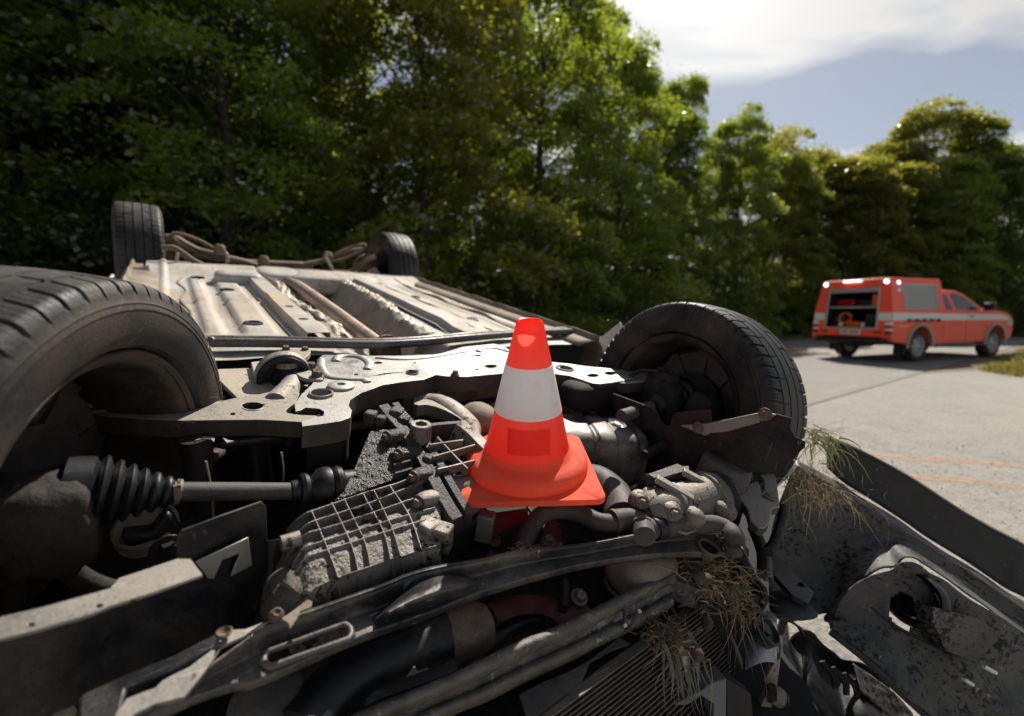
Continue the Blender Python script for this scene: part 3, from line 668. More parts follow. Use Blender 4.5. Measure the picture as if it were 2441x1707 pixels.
# chassis rails beside the tunnel, pressed channel sections with holes
def rail(name, path, wid, hgt, mat, holes=()):
    p = [Vector(q) for q in path]; L = [q + Vector((-wid / 2, 0, hgt)) for q in p]; Rr = [q + Vector((wid / 2, 0, hgt)) for q in p]
    vs, fs = [], []
    for q in p:
        for dx, dz in ((-wid / 2 - .022, .004), (-wid / 2, .006), (-wid / 2 + .006, hgt), (wid / 2 - .006, hgt), (wid / 2, .006), (wid / 2 + .022, .004)): vs.append(q + Vector((dx, 0, dz)))
    m = 6
    for i in range(len(p) - 1):
        for k in range(m - 1): fs.append((i * m + k, i * m + k + 1, (i + 1) * m + k + 1, (i + 1) * m + k))
    o = mesh(name, vs, fs, mat, CAR, 30); solid(o, .003); bevel(o, .004, 2); return o
def fp(u, v, dz=0): return Vector((u, v, floor_w(u, v) + dz))
rail('floor_rail', [Vector((-.285, v, floor_w(-.33, v))) for v in np.linspace(.62, 2.1, 16)], .075, .035, M_floor)
rail('floor_rail', [Vector((.275 + .02 * (v - .6), v, floor_w(.42, v) - .004)) for v in np.linspace(.62, 2.15, 16)], .085, .03, M_floor)
for u, v in ((-.285, .82), (-.285, 1.05), (-.28, 1.35), (.29, 1.0), (.295, 1.4)):
    lathe('drain_plug', [(0, .001), (0, .017), (.004, .016), (.004, .001)], Vector((u, v, floor_w(-.33, v) + .034)), UP, M_engine, CAR, 16)
for u, v in ((-.43, .86), (-.44, 1.55), (-.53, 1.9), (.5, 1.0), (.48, 1.6)):
    lathe('grommet', [(0, .001), (0, .030), (.006, .028), (.007, .022), (.002, .019), (.002, .001)], fp(u, v, -.001), UP, M_rubber, CAR, 20)
# sealant seams
for path in ([(-.60, v, 0) for v in np.linspace(.66, 2.0, 18)], [(.44 + .02 * math.sin(v * 3), v, 0) for v in np.linspace(.7, 2.1, 16)], [(.60, v, 0) for v in np.linspace(.7, 2.2, 14)]):
    tube('sealant_seam', [fp(x + .012 * math.sin(y * 13), y, .001) for x, y, _ in path], .0045, M_sill, CAR, 6, 3)
# exhaust
def tunnel(u, v, z): return Vector((u, v, z))
ex = [Pp(*q, (0, 0, .012), (0, -.02, 1)) for q in Z('2', (1250, 640), (1330, 675), (1450, 760), (1600, 870), (1750, 985), (1870, 1075), (1930, 1115))]
tube('exhaust_pipe', ex, .030, M_pipe, CAR, 18, 8)
lathe('exhaust_flange', [(-.02, .03), (-.02, .055), (-.008, .055), (-.006, .04), (.03, .038), (.03, .001)], ex[-1], (ex[-1] - ex[-2]), M_rust, CAR, 20)
# crumpled heat shield left of the exhaust, and the foil on the right tunnel wall
def crumple(a, b):
    p = Vector((-.225 + .085 * a + .02 * math.sin(b * 9), .66 + b * 1.35, 0)); p.z = floor_w(-.34, p.y) + .022 - .05 * a ** 1.6 + .009 * noise2(a * 7, b * 16, 3) + .012 * math.sin(b * 21 + a * 4) * a
    p.x += .018 * noise2(a * 3, b * 12, 8) * a; return p
solid(grid_mesh('heat_shield', crumple, 14, 80, M_shield, CAR), .0015)
def crumple2(a, b):
    v = .66 + b * 1.4; u = .085 + .10 * smst(.6, 1.7, v) - .075 + .12 * a; p = Vector((u, v, 0)); p.z = floor_w(.45, v) - .105 + .125 * smst(0, .75, a) + .006 * noise2(a * 8, b * 15, 6) + .004 * math.sin(b * 150)
    return p
solid(grid_mesh('heat_shield', crumple2, 14, 120, M_shield, CAR), .0015)
# sills with pinch welds
def sill(side):
    pts = []
    prof = [(-.12, -.012), (-.06, .004), (-.02, .006), (-.012, .028), (-.008, .028), (-.006, .004), (.02, -.02), (.045, -.07), (.05, -.14)]
    vs, fs = [], []; n = 40
    for i in range(n + 1):
        v = .46 + 2.0 * i / n; w0 = .070 - (v - .47) * .018
        for x, z in prof:
            j = .003 * noise2(v * 14, x * 30) ; vs.append(Vector((side * (.80 + x), v, w0 + z + j)))
    m = len(prof)
    for i in range(n):
        for k in range(m - 1): fs.append((i * m + k, i * m + k + 1, (i + 1) * m + k + 1, (i + 1) * m + k))
    o = mesh('sill', vs, fs, M_sill, CAR, 30); solid(o, .002); return o
sill(1); sill(-1)
def ring_arc(c, r, a0, a1, n): return [(c[0] + r * math.cos(a0 + (a1 - a0) * i / n), c[1] + r * math.sin(a0 + (a1 - a0) * i / n)) for i in range(n + 1)]
def side_panel(s):
    # outline in (v, w): front wing, sill, rear quarter with both wheel openings, down to the waist line
    u = s * .862
    o = [(.42, -.02), (.55, .02), (2.25, -.01)] + ring_arc((2.7, -.04), .385, math.pi, math.tau, 16) + \
        [(3.3, -.10), (3.42, -.3), (3.38, -.62), (2.4, -.60), (1.2, -.56), (.3, -.54), (-.1, -.52), (.1, -.42), (.33, -.25)]
    pts = [Vector((u + s * (.02 * math.sin((v + .6) * .8) - .25 * max(0, -v - .3) ** 2), v, w)) for v, w in o]
    q = plate('body_side', pts, M_white, CAR, ext=(-s * .012, 0, 0), bev=.003); return q
side_panel(1); side_panel(-1)
for s in (1, -1):                                          # glasshouse, crushed, with dark glass
    gl = [(.55, -.56), (1.0, -.93), (2.5, -1.0), (3.15, -.62)]
    plate('side_glass', [Vector((s * (.82 - .25 * (-.55 - w)), v, w)) for v, w in gl], M_plastic, CAR, ext=(-s * .006, 0, 0), bev=.002)
    for v0, w0, v1, w1 in ((.5, -.55, 1.0, -.96), (1.55, -.56, 1.62, -.98), (2.55, -.6, 2.5, -1.0), (1.0, -.95, 2.5, -1.01)):
        bar('pillar', (s * (.83 - .25 * (-.55 - w0)), v0, w0), (s * (.83 - .25 * (-.55 - w1)), v1, w1), .05, .06, M_white, CAR)
grid_mesh('roof', lambda a, b: Vector((-.70 + 1.4 * a, .95 + 1.75 * b, -1.015 - .03 * math.sin(a * math.pi) + .03 * noise2(a * 5, b * 7, 4) - .03 * b)), 20, 24, M_white, CAR)
grid_mesh('bonnet', lambda a, b: Vector((-.72 + 1.14 * a, -.45 + .98 * b, -.56 - .05 * math.sin(a * math.pi) - .05 * b + .03 * noise2(a * 6, b * 8, 9))), 24, 20, M_dark, CAR)
grid_mesh('firewall', lambda a, b: Vector((-.74 + 1.5 * a, .50 + .03 * math.sin(a * 9), .05 - .62 * b)), 12, 8, M_engine, CAR)
for s in (1, -1): grid_mesh('wheel_housing', lambda a, b: Vector((s * (.50 + .05 * math.sin(b * 3)), (-.05 if s < 0 else -.22) + (.55 if s < 0 else .72) * a, -.10 - .42 * b)), 14, 8, M_plastic, CAR)
grid_mesh('tailgate', lambda a, b: Vector((-.75 + 1.5 * a, 3.40 - .1 * b, -.08 - .8 * b)), 12, 8, M_white, CAR)
grid_mesh('rear_floor', lambda a, b: Vector((-.72 + 1.44 * a, 2.36 + 1.05 * b, .0 - .10 * smst(.0, .25, b) + .02 * noise2(a * 9, b * 6, 3))), 30, 20, M_floor, CAR)
# white wing edge seen behind the right front wheel
plate('wing_edge', [Pu(*q, .90) for q in Z('5', (385, 460), (330, 415), (400, 392), (440, 395), (582, 286), (600, 330), (600, 520), (430, 620))], M_white, CAR, ext=(-.012, 0, 0), bev=.003)
plate('mud_flap', [Pv(*q, .62) for q in Z('5', (112, 560), (135, 480), (180, 452), (300, 448), (385, 458), (420, 520), (432, 600), (420, 640), (112, 640))], M_sill, CAR, ext=(0, .006, 0), bev=.002, sm=1)
plate('inner_arch_edge', [Pv(*q, .60) for q in Z('d', (1540, 940), (1560, 840), (1620, 655), (1635, 690), (1600, 830), (1590, 940))], M_steel, CAR, ext=(0, .02, 0), bev=.002)

# ---- rear axle
VR = 2.62
def rtube(name, k, v, pts, r, mat, **kw): return tube(name, ZV(k, v, *pts), r, mat, CAR, **kw)
rtube('rear_arm', '2', 2.55, [(415, 330), (480, 335), (560, 380), (640, 420), (740, 445), (830, 470), (940, 495), (1040, 525)], .030, M_rust, flat=.6)
rtube('rear_arm', '2', 2.60, [(1760, 415), (1680, 425), (1590, 455), (1500, 490), (1400, 510), (1310, 530)], .028, M_rust, flat=.6)
for c in ((640, 400), (1660, 440)):
    a = Pv(*Z('2', c)[0], 2.52); sx_ = 1 if c[0] < 1000 else -1
    o_ = ell(a, Vector((.125, .0, -.058 * sx_)), Vector((.01, .0, .036)), 28); tube('spring_seat_ring', [*o_, o_[0]], .011, M_rust, CAR, 8, 1)
rtube('trailing_arm', '2', 2.35, [(400, 405), (470, 405), (530, 440), (610, 495), (700, 540), (760, 580)], .016, M_rust)
rtube('trailing_arm', '2', 2.40, [(1850, 465), (1790, 490), (1720, 545), (1680, 560)], .016, M_rust)
rtube('brake_hose', '2', 2.3, [(500, 440), (485, 520), (480, 580), (520, 560), (450, 580), (405, 610), (480, 625), (620, 635), (780, 640)], .008, M_shield)
rtube('brake_hose', '2', 2.4, [(1560, 560), (1540, 520), (1510, 460), (1530, 450)], .011, M_steel)
rtube('anti_roll_link', '2', 2.5, [(800, 425), (830, 450), (835, 500), (820, 535)], .013, M_steel)
rtube('handbrake_cable', '2', 2.35, [(620, 560), (700, 600), (790, 625), (900, 640)], .010, M_steel)
for p in ((785, 415), (1085, 490), (1525, 460)):
    q = Pv(*Z('2', p)[0], 2.5); lathe('rubber_mount', [(-.03, .001), (-.03, .03), (-.005, .034), (.02, .028), (.028, .02), (.028, .001)], q, UP, M_rust, CAR, 18)
a, b = Pv(*Z('2', (880, 515))[0], 2.62), Pv(*Z('2', (1420, 535))[0], 2.62)
bar('rear_crossmember', a, b, .09, .06, M_rust, CAR, bev=.012)
bar('rear_crossmember', Pv(*Z('2', (520, 560))[0], 2.5), Pv(*Z('2', (1750, 590))[0], 2.5), .12, .05, M_rust, CAR, bev=.015)
# muffler box, tank shells
def pillow(name, c, s, mat, e=.35, n=20, up=None):
    lump = .10 if mat in (M_knuckle, M_mud) else (.03 if mat in (M_case, M_alu, M_sill, M_arm) else 0)
    vs, fs = [], []
    for j in range(n + 1):
        th = -math.pi / 2 + math.pi * j / n
        for i in range(2 * n):
            ph = math.pi * i / n; f = lambda x: math.copysign(abs(x) ** e, x)
            q = Vector((s[0] * f(math.cos(th)) * f(math.cos(ph)), s[1] * f(math.cos(th)) * f(math.sin(ph)), s[2] * f(math.sin(th)))); k = 1 + lump * (mnoise.noise((q + Vector(c)) * 38) + .5 * mnoise.noise((q + Vector(c)) * 90)); vs.append(Vector(c) + q * k)
    for j in range(n):
        for i in range(2 * n): i2 = (i + 1) % (2 * n); fs.append((j * 2 * n + i, j * 2 * n + i2, (j + 1) * 2 * n + i2, (j + 1) * 2 * n + i))
    return mesh(name, vs, fs, mat, CAR, 60)
pillow('tank_shell', P(*Z('2', (925, 615))[0], .06) + Vector((.0, .05, -.025)), (.105, .085, .055), M_floor, .45)
pillow('tank_shell', P(*Z('2', (1200, 590))[0], .04) + Vector((0, .05, -.04)), (.13, .16, .07), M_floor, .5)
pillow('tank_shell', P(*Z('2', (1560, 610))[0], .04) + Vector((0, 0, -.03)), (.28, .17, .06), M_floor, .5)
plate('arch_liner', [Pv(*q, 2.08) for q in Z('2', (60, 700), (130, 590), (165, 545), (285, 530), (300, 512), (306, 560), (330, 600), (395, 605), (410, 650), (330, 700))], M_floor, CAR, ext=(0, .10, -.02), bev=.006, sm=1)
plate('arch_liner', [Pv(*q, 2.33) for q in Z('2', (2030, 640), (2035, 585), (2110, 610), (2296, 668), (2296, 700), (2100, 660))], M_sill, CAR, ext=(0, .03, 0), bev=.003)
plate('rear_knuckle', [Pv(*q, 2.62) for q in Z('2', (1700, 520), (1760, 450), (1850, 455), (1880, 560), (1830, 640), (1740, 600))], M_rust, CAR, ext=(0, .05, 0), bev=.01, sm=1)
plate('rear_knuckle', [Pv(*q, 2.60) for q in Z('2', (405, 330), (470, 320), (520, 380), (500, 480), (440, 520), (405, 470))], M_rust, CAR, ext=(0, .05, 0), bev=.01, sm=1)
plate('brake_shield', [Pv(*q, 2.45) for q in Z('2', (1800, 560), (1850, 540), (1920, 620), (1900, 650), (1780, 620))], M_shield, CAR, ext=(0, .02, 0), bev=.003)

# ---- cross brace behind the subframe
bp_ = ZP('3', .085, (110, 42), (160, 32), (500, 34), (900, 42), (1250, 48), (1500, 38), (1700, 22), (1900, 4), (2250, -22), (2600, -40))
bc = catmull(bp_, 8)
def brace(a, b):
    p = lerpn(bc, a); t = (lerpn(bc, min(a + .02, 1)) - lerpn(bc, max(a - .02, 0))).normalized(); s = Vector((-t.y, t.x, 0))
    x = (b - .5) * 2; hw = .027 * min(1, a / .02 + .35)
    return p + s * (x * hw) + Vector((0, 0, .010 * abs(math.sin(b * math.tau)) - .012 * smst(.85, 1, abs(x))))
o = grid_mesh('cross_brace', brace, 90, 20, M_beam, CAR, sharp=70); solid(o, .003)

# ---- front subframe plate
WS = .06
sub = Z('3', (845, 330), (872, 215), (885, 160), (930, 118), (1090, 118), (1220, 138), (1450, 138), (1700, 128), (1830, 92), (1920, 62), (2060, 50), (2150, 72), (2230, 120)) + \
    Z('d', (1320, 880), (1540, 935), (1700, 950), (1900, 978), (2150, 1000), (2296, 1018)) + Z('5', (560, 640), (660, 668), (725, 712), (560, 735), (510, 745), (425, 755), (355, 748), (270, 718), (180, 690), (60, 676)) + \
    Z('3', (2300, 275), (2160, 258), (1900, 282), (1760, 278), (1690, 268), (1610, 300), (1460, 318), (1330, 338), (1180, 392), (1105, 440), (1092, 478), (1115, 512), (1105, 560), (1040, 585), (900, 606), (775, 622), (768, 585), (860, 560), (920, 548), (925, 520), (890, 500), (800, 492), (765, 512), (728, 520), (722, 470), (770, 400))
subo = [P(x, y, WS) for x, y in sub]
hl = [hole('3', WS, 905, 405, 74, 26, 22), hole('3', WS, 1295, 186, 30, 8), hole('3', WS, 1144, 265, 14, 6, 10), hole('3', WS, 1530, 257, 36, 13), hole('3', WS, 2066, 209, 44, 12), hole('3', WS, 1976, 135, 24, 6, 12),
      hole('d', WS, 1655, 1000, 66, 24), hole('d', WS, 2108, 1042, 62, 20), hole('d', WS, 1935, 1064, 60, 20), hole('3', WS, 1545, 187, 10, 4, 8), hole('3', WS, 1970, 234, 14, 5, 8)]
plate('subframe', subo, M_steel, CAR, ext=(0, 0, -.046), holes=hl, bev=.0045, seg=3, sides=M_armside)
for k, x, y, rx, ry, h_ in (('3', 905, 405, 84, 30, .006), ('d', 1655, 1000, 78, 30, .005), ('3', 1530, 257, 42, 15, .004)):
    c = P(*Z(k, (x, y))[0], WS); e_ = P(*Z(k, (x + rx, y))[0], WS); r_ = (e_ - c).length
    lathe('drain_collar', [(-.03, r_ * .86), (h_, r_ * .86), (h_ + .001, r_ * .92), (h_, r_), (0, r_ * 1.04)], c, UP, M_arm, CAR, 28)
c = P(*Z('3', (1042, 352))[0], WS); lathe('weld_boss', [(0, .031), (.006, .030), (.008, .026), (.008, .010), (.002, .008), (.002, .001)], c, UP, M_steel, CAR, 24)
# pressed beads and the raised pad at the left corner
tube('pressed_bead', ZP('3', WS + .001, (1280, 150), (1450, 160), (1620, 150), (1760, 128), (1900, 105)), .010, M_steel, CAR, 10, 6, .45)
tube('pressed_bead', ZP('3', WS + .001, (1980, 110), (2000, 90), (2060, 82), (2130, 92), (2190, 110)), .011, M_steel, CAR, 10, 6, .45)
tube('pressed_bead', ZP('3', WS + .001, (1005, 175), (1020, 145), (1090, 138), (1180, 150), (1235, 190), (1220, 230)), .012, M_steel, CAR, 10, 6, .4)
tube('pressed_bead', ZP('3', WS + .001, (905, 165), (910, 220), (960, 280), (1080, 295), (1190, 300), (1225, 320)), .010, M_steel, CAR, 10, 6, .45)
for x, y, r in ((838, 228, .011), (875, 288, .012), (650, 160, .013), (665, 108, .010), (795, 110, .009), (1822, 268, .008)):
    hexbolt('bolt', P(*Z('3', (x, y))[0], WS + (.02 if x < 820 else .002)), UP, r, r * 1.5, M_rust, CAR)
plate('bush_plate', ZP('3', .085, (552, 165), (565, 125), (640, 95), (760, 90), (835, 95), (830, 125), (790, 155), (755, 185), (680, 200), (600, 195)), M_arm, CAR, ext=(0, 0, -.014), sm=1, bev=.003)
plate('bush_bracket', ZP('3', .066, (690, 235), (740, 225), (840, 235), (915, 285), (925, 300), (840, 300), (775, 290), (720, 255)), M_steel, CAR, ext=(0, 0, -.01), sm=1, bev=.003)
plate('floor_bracket', ZP('3', .05, (425, 180), (560, 165), (560, 265), (445, 262)), M_floor, CAR, ext=(0, 0, -.012), holes=[hole('3', .05, 495, 222, 38, 10, 14)], bev=.002)
plate('floor_gusset', ZP('3', .035, (160, 230), (430, 220), (560, 200), (700, 200), (860, 170), (900, 210), (820, 350), (600, 420), (330, 430), (170, 270)), M_floor, CAR, ext=(0, 0, -.01), bev=.002)
plate('floor_gusset', ZP('3', .045, (270, 82), (420, 78), (640, 75), (900, 85), (880, 150), (600, 150), (420, 160), (340, 130)), M_floor, CAR, ext=(0, 0, -.008), bev=.002, sm=1)
# big rubber bush of the control arm
bc_ = P(*Z('3', (655, 300))[0], .045); ax = (P(*Z('3', (700, 420))[0], .04) - bc_); ax.z = -.01
lathe('rubber_bush', [(-.045, .05), (-.045, .058), (-.02, .060), (.0, .058), (.001, .048), (-.008, .046), (-.008, .030), (.006, .028), (.014, .026), (.014, .001)], bc_, ax, M_rubber, CAR, 36)
lathe('bush_sleeve', [(-.03, .061), (-.028, .0635), (-.006, .0635), (-.004, .060)], bc_, ax, M_arm, CAR, 36)

# ---- left control arm
WA = .055
arm = Z('1', (505, 1205), (520, 1150), (535, 1112), (700, 1088), (900, 1105), (1100, 1132), (1350, 1150), (1560, 1158), (1750, 1130), (1900, 1098)) + Z('3', (480, 402), (600, 372), (650, 335), (700, 318), (745, 340), (757, 398), (735, 455), (690, 488), (664, 512), (672, 528), (760, 542), (870, 546), (900, 560), (770, 592), (640, 583), (500, 576), (300, 577), (0, 581)) + Z('1', (1300, 1292), (1050, 1278), (850, 1266), (640, 1236))
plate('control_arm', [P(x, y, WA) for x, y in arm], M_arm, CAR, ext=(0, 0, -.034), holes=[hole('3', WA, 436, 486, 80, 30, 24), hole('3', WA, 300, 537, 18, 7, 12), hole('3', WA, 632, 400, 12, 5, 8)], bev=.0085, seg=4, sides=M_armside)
c = P(*Z('3', (436, 486))[0], WA); tube('hole_lip', [*hole('3', WA - .004, 436, 486, 84, 33, 30), hole('3', WA - .004, 436, 486, 84, 33, 30)[0]], .004, M_arm, CAR, 8, 1)
tube('arm_neck', ZP('3', .04, (590, 470), (640, 420), (690, 370), (710, 330)), .026, M_arm, CAR, 16, 5)
for x, y, r in ((760, 1105, .021), (720, 1175, .020), (1030, 1185, .021)):
    q = P(*Z('1', (x, y))[0], WA); lathe('rivet', [(0, r * 1.15), (.005, r), (.011, r * .92), (.0125, r * .7), (.0125, .001)], q, UP, M_arm, CAR, 24)
plate('ball_joint_plate', ZP('1', WA + .004, (520, 1180), (600, 1110), (700, 1085), (830, 1105), (930, 1160), (900, 1200), (760, 1215), (620, 1225)), M_rust, CAR, ext=(0, 0, -.012), sm=1, bev=.003)
# subframe mounting leg under the inner end
plate('subframe_leg', ZP('3', .053, (785, 618), (900, 603), (1036, 582), (1098, 556), (1108, 512), (1088, 482), (1000, 500), (850, 552)), M_engine, CAR, ext=(0, 0, -.10), sm=1, bev=.004)
tube('brake_pipe', ZP('3', 0.0, (-40, 720), (80, 705), (165, 700), (240, 735), (420, 715), (560, 700), (660, 712), (690, 730)), .012, M_rubber, CAR, 10, 5)
plate('foil_scrap', ZP('3', .03, (40, 715), (110, 690), (180, 695), (170, 725), (150, 705), (90, 705)), M_floor, CAR, ext=(0, 0, -.002), bev=0)
plate('foil_scrap', ZP('3', .03, (230, 695), (270, 715), (310, 720), (260, 732)), M_floor, CAR, ext=(0, 0, -.002), bev=0)

# ---- right control arm
armr = Z('5', (510, 742), (560, 735), (725, 712), (640, 660), (700, 655), (800, 640), (900, 632), (1000, 645), (1055, 670), (1030, 695), (950, 712), (800, 735), (650, 752))
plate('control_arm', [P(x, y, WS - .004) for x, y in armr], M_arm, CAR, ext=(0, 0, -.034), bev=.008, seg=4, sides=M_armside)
for x, y in ((770, 605), (880, 655), (990, 655)): hexbolt('bolt', P(*Z('5', (x, y))[0], WS), UP, .012, .014, M_bolt, CAR)
# ---- engine block, filler castings deep in the bay
box('engine_block', (.12, .02, -.36), (.62, .42, .36), M_engine, CAR, bev=.03)
box('gearbox_body', (-.38, -.02, -.30), (.36, .34, .30), M_engine, CAR, bev=.04)
box('battery_tray', (-.55, -.42, -.42), (.30, .26, .14), M_plastic, CAR, bev=.02)
box('fuse_box', (.45, -.25, -.36), (.26, .3, .2), M_plastic, CAR, bev=.02)
for q in (((-.7, -.3, -.3), (-.5, .1, -.34), (-.3, .25, -.2)), ((-.62, .3, -.12), (-.45, .33, -.16), (-.2, .36, -.1)), ((.4, .2, -.2), (.6, .1, -.25), (.7, -.1, -.3))):
    tube('wiring_loom', q, .014, M_rubber, CAR, 8, 6)
bar('steering_rack', (-.55, .30, -.03), (.6, .34, -.03), .06, .05, M_rust, CAR, bev=.02)
tube('anti_roll_bar', [Vector(q) for q in ((-.6, .18, -.05), (-.5, .26, -.06), (-.1, .27, -.07), (.3, .28, -.07), (.55, .22, -.05))], .013, M_rust, CAR, 10, 6)
tube('steering_pipe', ZP('d', -.03, (430, 1230), (700, 1190), (1000, 1150), (1300, 1100)), .010, M_rust, CAR, 8, 4)
tube('steering_pipe', ZP('d', -.05, (480, 1330), (700, 1270), (1000, 1200), (1300, 1150)), .010, M_rust, CAR, 8, 4)

# ---- ribbed gearbox casing
GP, GN = Vector((-.39, -.2, -.062)), Vector((0, -.32, 1)).normalized()
def gp(*pts): return ZPp('9', GP, GN, *pts)
A = [[(250, 238), (410, 192), (760, 72), (1000, 2), (1290, -120)],
     [(300, 322), (440, 256), (800, 140), (1190, -20)],
     [(250, 400), (350, 352), (640, 268), (1180, 82)],
     [(262, 560), (320, 465), (490, 398), (920, 264), (1250, 170)],
     [(276, 592), (370, 512), (520, 458), (960, 322), (1260, 230)],
     [(440, 712), (800, 577), (1260, 432)]]
B = [[(410, 192), (500, 405), (590, 645), (604, 790)], [(545, 128), (680, 418), (728, 595), (745, 700)], [(632, 108), (770, 398), (815, 580), (832, 700)],
     [(760, 72), (902, 335), (955, 545), (978, 640)], [(836, 52), (962, 318), (1030, 540), (1045, 590)], [(945, 22), (1080, 228), (1160, 450), (1190, 540)]]
def rib(name, path, par, mat, th=.0048, dep=.030, n=GN, sm=4):
    p = catmull(path, sm); vs, fs = [], []
    for i, q in enumerate(p):
        t = (p[min(i + 1, len(p) - 1)] - p[max(i - 1, 0)]).normalized(); s = n.cross(t).normalized()
        for a_, d_ in ((-.5, 0), (.5, 0), (1.1, -1), (-1.1, -1)): vs.append(q + s * (a_ * th) + n * (d_ * dep))
    for i in range(len(p) - 1):
        for k in range(4): k2 = (k + 1) % 4; fs.append((4 * i + k, 4 * i + k2, 4 * i + 4 + k2, 4 * i + 4 + k))
    fs += [(0, 1, 2, 3), tuple(4 * (len(p) - 1) + k for k in (3, 2, 1, 0))]
    o = mesh(name, vs, fs, mat, par, 40); bevel(o, .0012, 2); return o
bot_c = even(gp((230, 640), (440, 720), (585, 652), (800, 580), (1000, 506), (1130, 468), (1290, 425)), 40)
def sm2(pl): return [(p.x, p.y) for p in catmull([Vector((x, y, 0)) for x, y in pl], 6)]
SEG = []
for pl, hw_ in [(sm2(q), 6.0) for q in A] + [(sm2(q), 7.0) for q in B]:
    for (xa, ya), (xb, yb) in zip(pl, pl[1:]): SEG.append((xa, ya, xb, yb, hw_))
SEG = np.array(SEG)
def rib_h(X, Y):                                               # 1 on a rib crest, falling to 0 beside it with a cast fillet
    ax_, ay, bx_, by, hw_ = [SEG[:, k][None] for k in range(5)]; x, y = X[:, None], Y[:, None]
    L2 = (bx_ - ax_) ** 2 + (by - ay) ** 2; t = np.clip(((x - ax_) * (bx_ - ax_) + (y - ay) * (by - ay)) / L2, 0, 1)
    d = np.hypot(x - ax_ - t * (bx_ - ax_), y - ay - t * (by - ay)) / hw_; d = d.min(1)
    return np.clip(1 - np.clip((d - .75) / 1.5, 0, 1) ** .6, 0, 1)
TOPX = [(p.x, p.y) for p in even([Vector((x, y - 10, 0)) for x, y in [(170, 300), (250, 236), (410, 190), (760, 70), (1000, 0), (1290, -120)]], 60)]
BOTX = [(p.x, p.y) for p in even([Vector((x, y, 0)) for x, y in [(200, 640), (330, 740), (440, 718), (585, 652), (800, 582), (1000, 508), (1130, 470), (1300, 425)]], 60)]
NU, NV = 300, 210
def l2(path, t):
    f_ = min(max(t, 0), 1) * (len(path) - 1); i = min(int(f_), len(path) - 2); f_ -= i; return (path[i][0] * (1 - f_) + path[i + 1][0] * f_, path[i][1] * (1 - f_) + path[i + 1][1] * f_)
pa = np.array([[l2(TOPX, i / NU), l2(BOTX, i / NU)] for i in range(NU + 1)])
bb = np.minimum(np.arange(NV + 1) / NV / .78, 1)[:, None, None]
PX = pa[None, :, 0] * (1 - bb) + pa[None, :, 1] * bb           # (NV+1, NU+1, 2) on the survey sheet
RH = np.concatenate([rib_h(PX[j, :, 0], PX[j, :, 1]) for j in range(NV + 1)]).reshape(NV + 1, NU + 1)
BX = np.array([q[-1][0] - 14 for q in B] + [480, 1090, 1240])
def casing(a, b):
    i, j = int(round(a * NU)), int(round(b * NV)); x, y = PX[j, i]; p = gp((x, y))[0]
    dep = .005 + .013 * (1 - smst(.08, .42, b)) + .004 * smst(.5, .78, b) + .0012 * mnoise.noise(p * 60) + .0006 * mnoise.noise(p * 240)
    r = RH[j, i]
    if b > .78:
        k = (b - .78) / .22; r = max(0, 1 - abs(BX - x).min() / 9) if True else 0
        return p - GN * .006 + Vector((.010, -.012, -.13)) * k + Vector((0, -.010, .002)) * (r * min(1, k * 6))
    fall = .055 * max(0, (400 - x) / 210) ** 1.8 if x < 400 else 0
    return p - GN * (dep * (1 - r) + fall)
gear = grid_mesh('gearbox_casing', casing, NU, NV, M_case2, CAR, sharp=70)
pillow('casing_dome', gp((400, 690))[0] + Vector((.0, .035, -.055)), (.058, .05, .05), M_case, .75)
tube('cast_stub', gp((200, 420), (250, 405), (330, 380)), .012, M_alu, CAR, 12, 4)
0 and lathe('casing_plug', [(0, .001), (0, .03), (.012, .028), (.012, .02), (.006, .018), (.006, .001)], gp((1140, 590))[0] + Vector((0, -.015, -.03)), Vector((0, -1, .3)), M_engine, CAR, 20)
box('cast_lug', gp((1310, 330))[0] - GN * .02, (.030, .040, .055), M_alu, CAR, (.5, .4, .1), bev=.004)
box('cast_lug', gp((1225, 300))[0] - GN * .01, (.035, .03, .03), M_alu, CAR, (.9, .3, 0), bev=.005)
# flange seam between gearbox and engine, with bosses and bolts
fl_ = ZPp('3', GP + GN * .004, GN, (1330, 470), (1400, 560), (1480, 650), (1545, 750), (1610, 850), (1670, 960), (1730, 1070), (1800, 1190), (1840, 1250))
o = rib('bell_flange', fl_, CAR, M_oily, .024, .05, GN, 5)
fl2 = [p + Vector((.030, .004, 0)) for p in fl_]; rib('bell_flange', fl2, CAR, M_oily, .016, .05, GN, 5)
for x, y, s in ((1250, 530, .03), (1320, 560, .024), (1430, 510, .034), (1480, 560, .03), (1450, 660, .026), (1530, 780, .028), (1645, 830, .026)):
    q = ZPp('3', GP + GN * .008, GN, (x, y))[0]; box('flange_block', q - GN * .016, (s, s * .9, .034), M_oily, CAR, (.62, .78, 0), bev=.006)
for x, y in ((1390, 680), (1470, 800), (1570, 950), (1610, 1115)):
    q = ZPp('3', GP + GN * .002, GN, (x, y))[0]; pillow('bolt_boss', q + Vector((.010, .004, -.008)), (.026, .018, .016), M_oily if y < 1000 else M_alu, .8)
    hexbolt('bolt', q + Vector((-.012, -.006, 0)), Vector((-.9, -.4, .05)), .009, .012, M_bolt, CAR)
lathe('dowel_ring', [(-.04, .024), (-.002, .023), (.0, .021), (.0, .0125), (-.02, .012), (-.02, .001)], ZPp('3', GP + GN * .03, GN, (1590, 603))[0], UP, M_alu, CAR, 28)
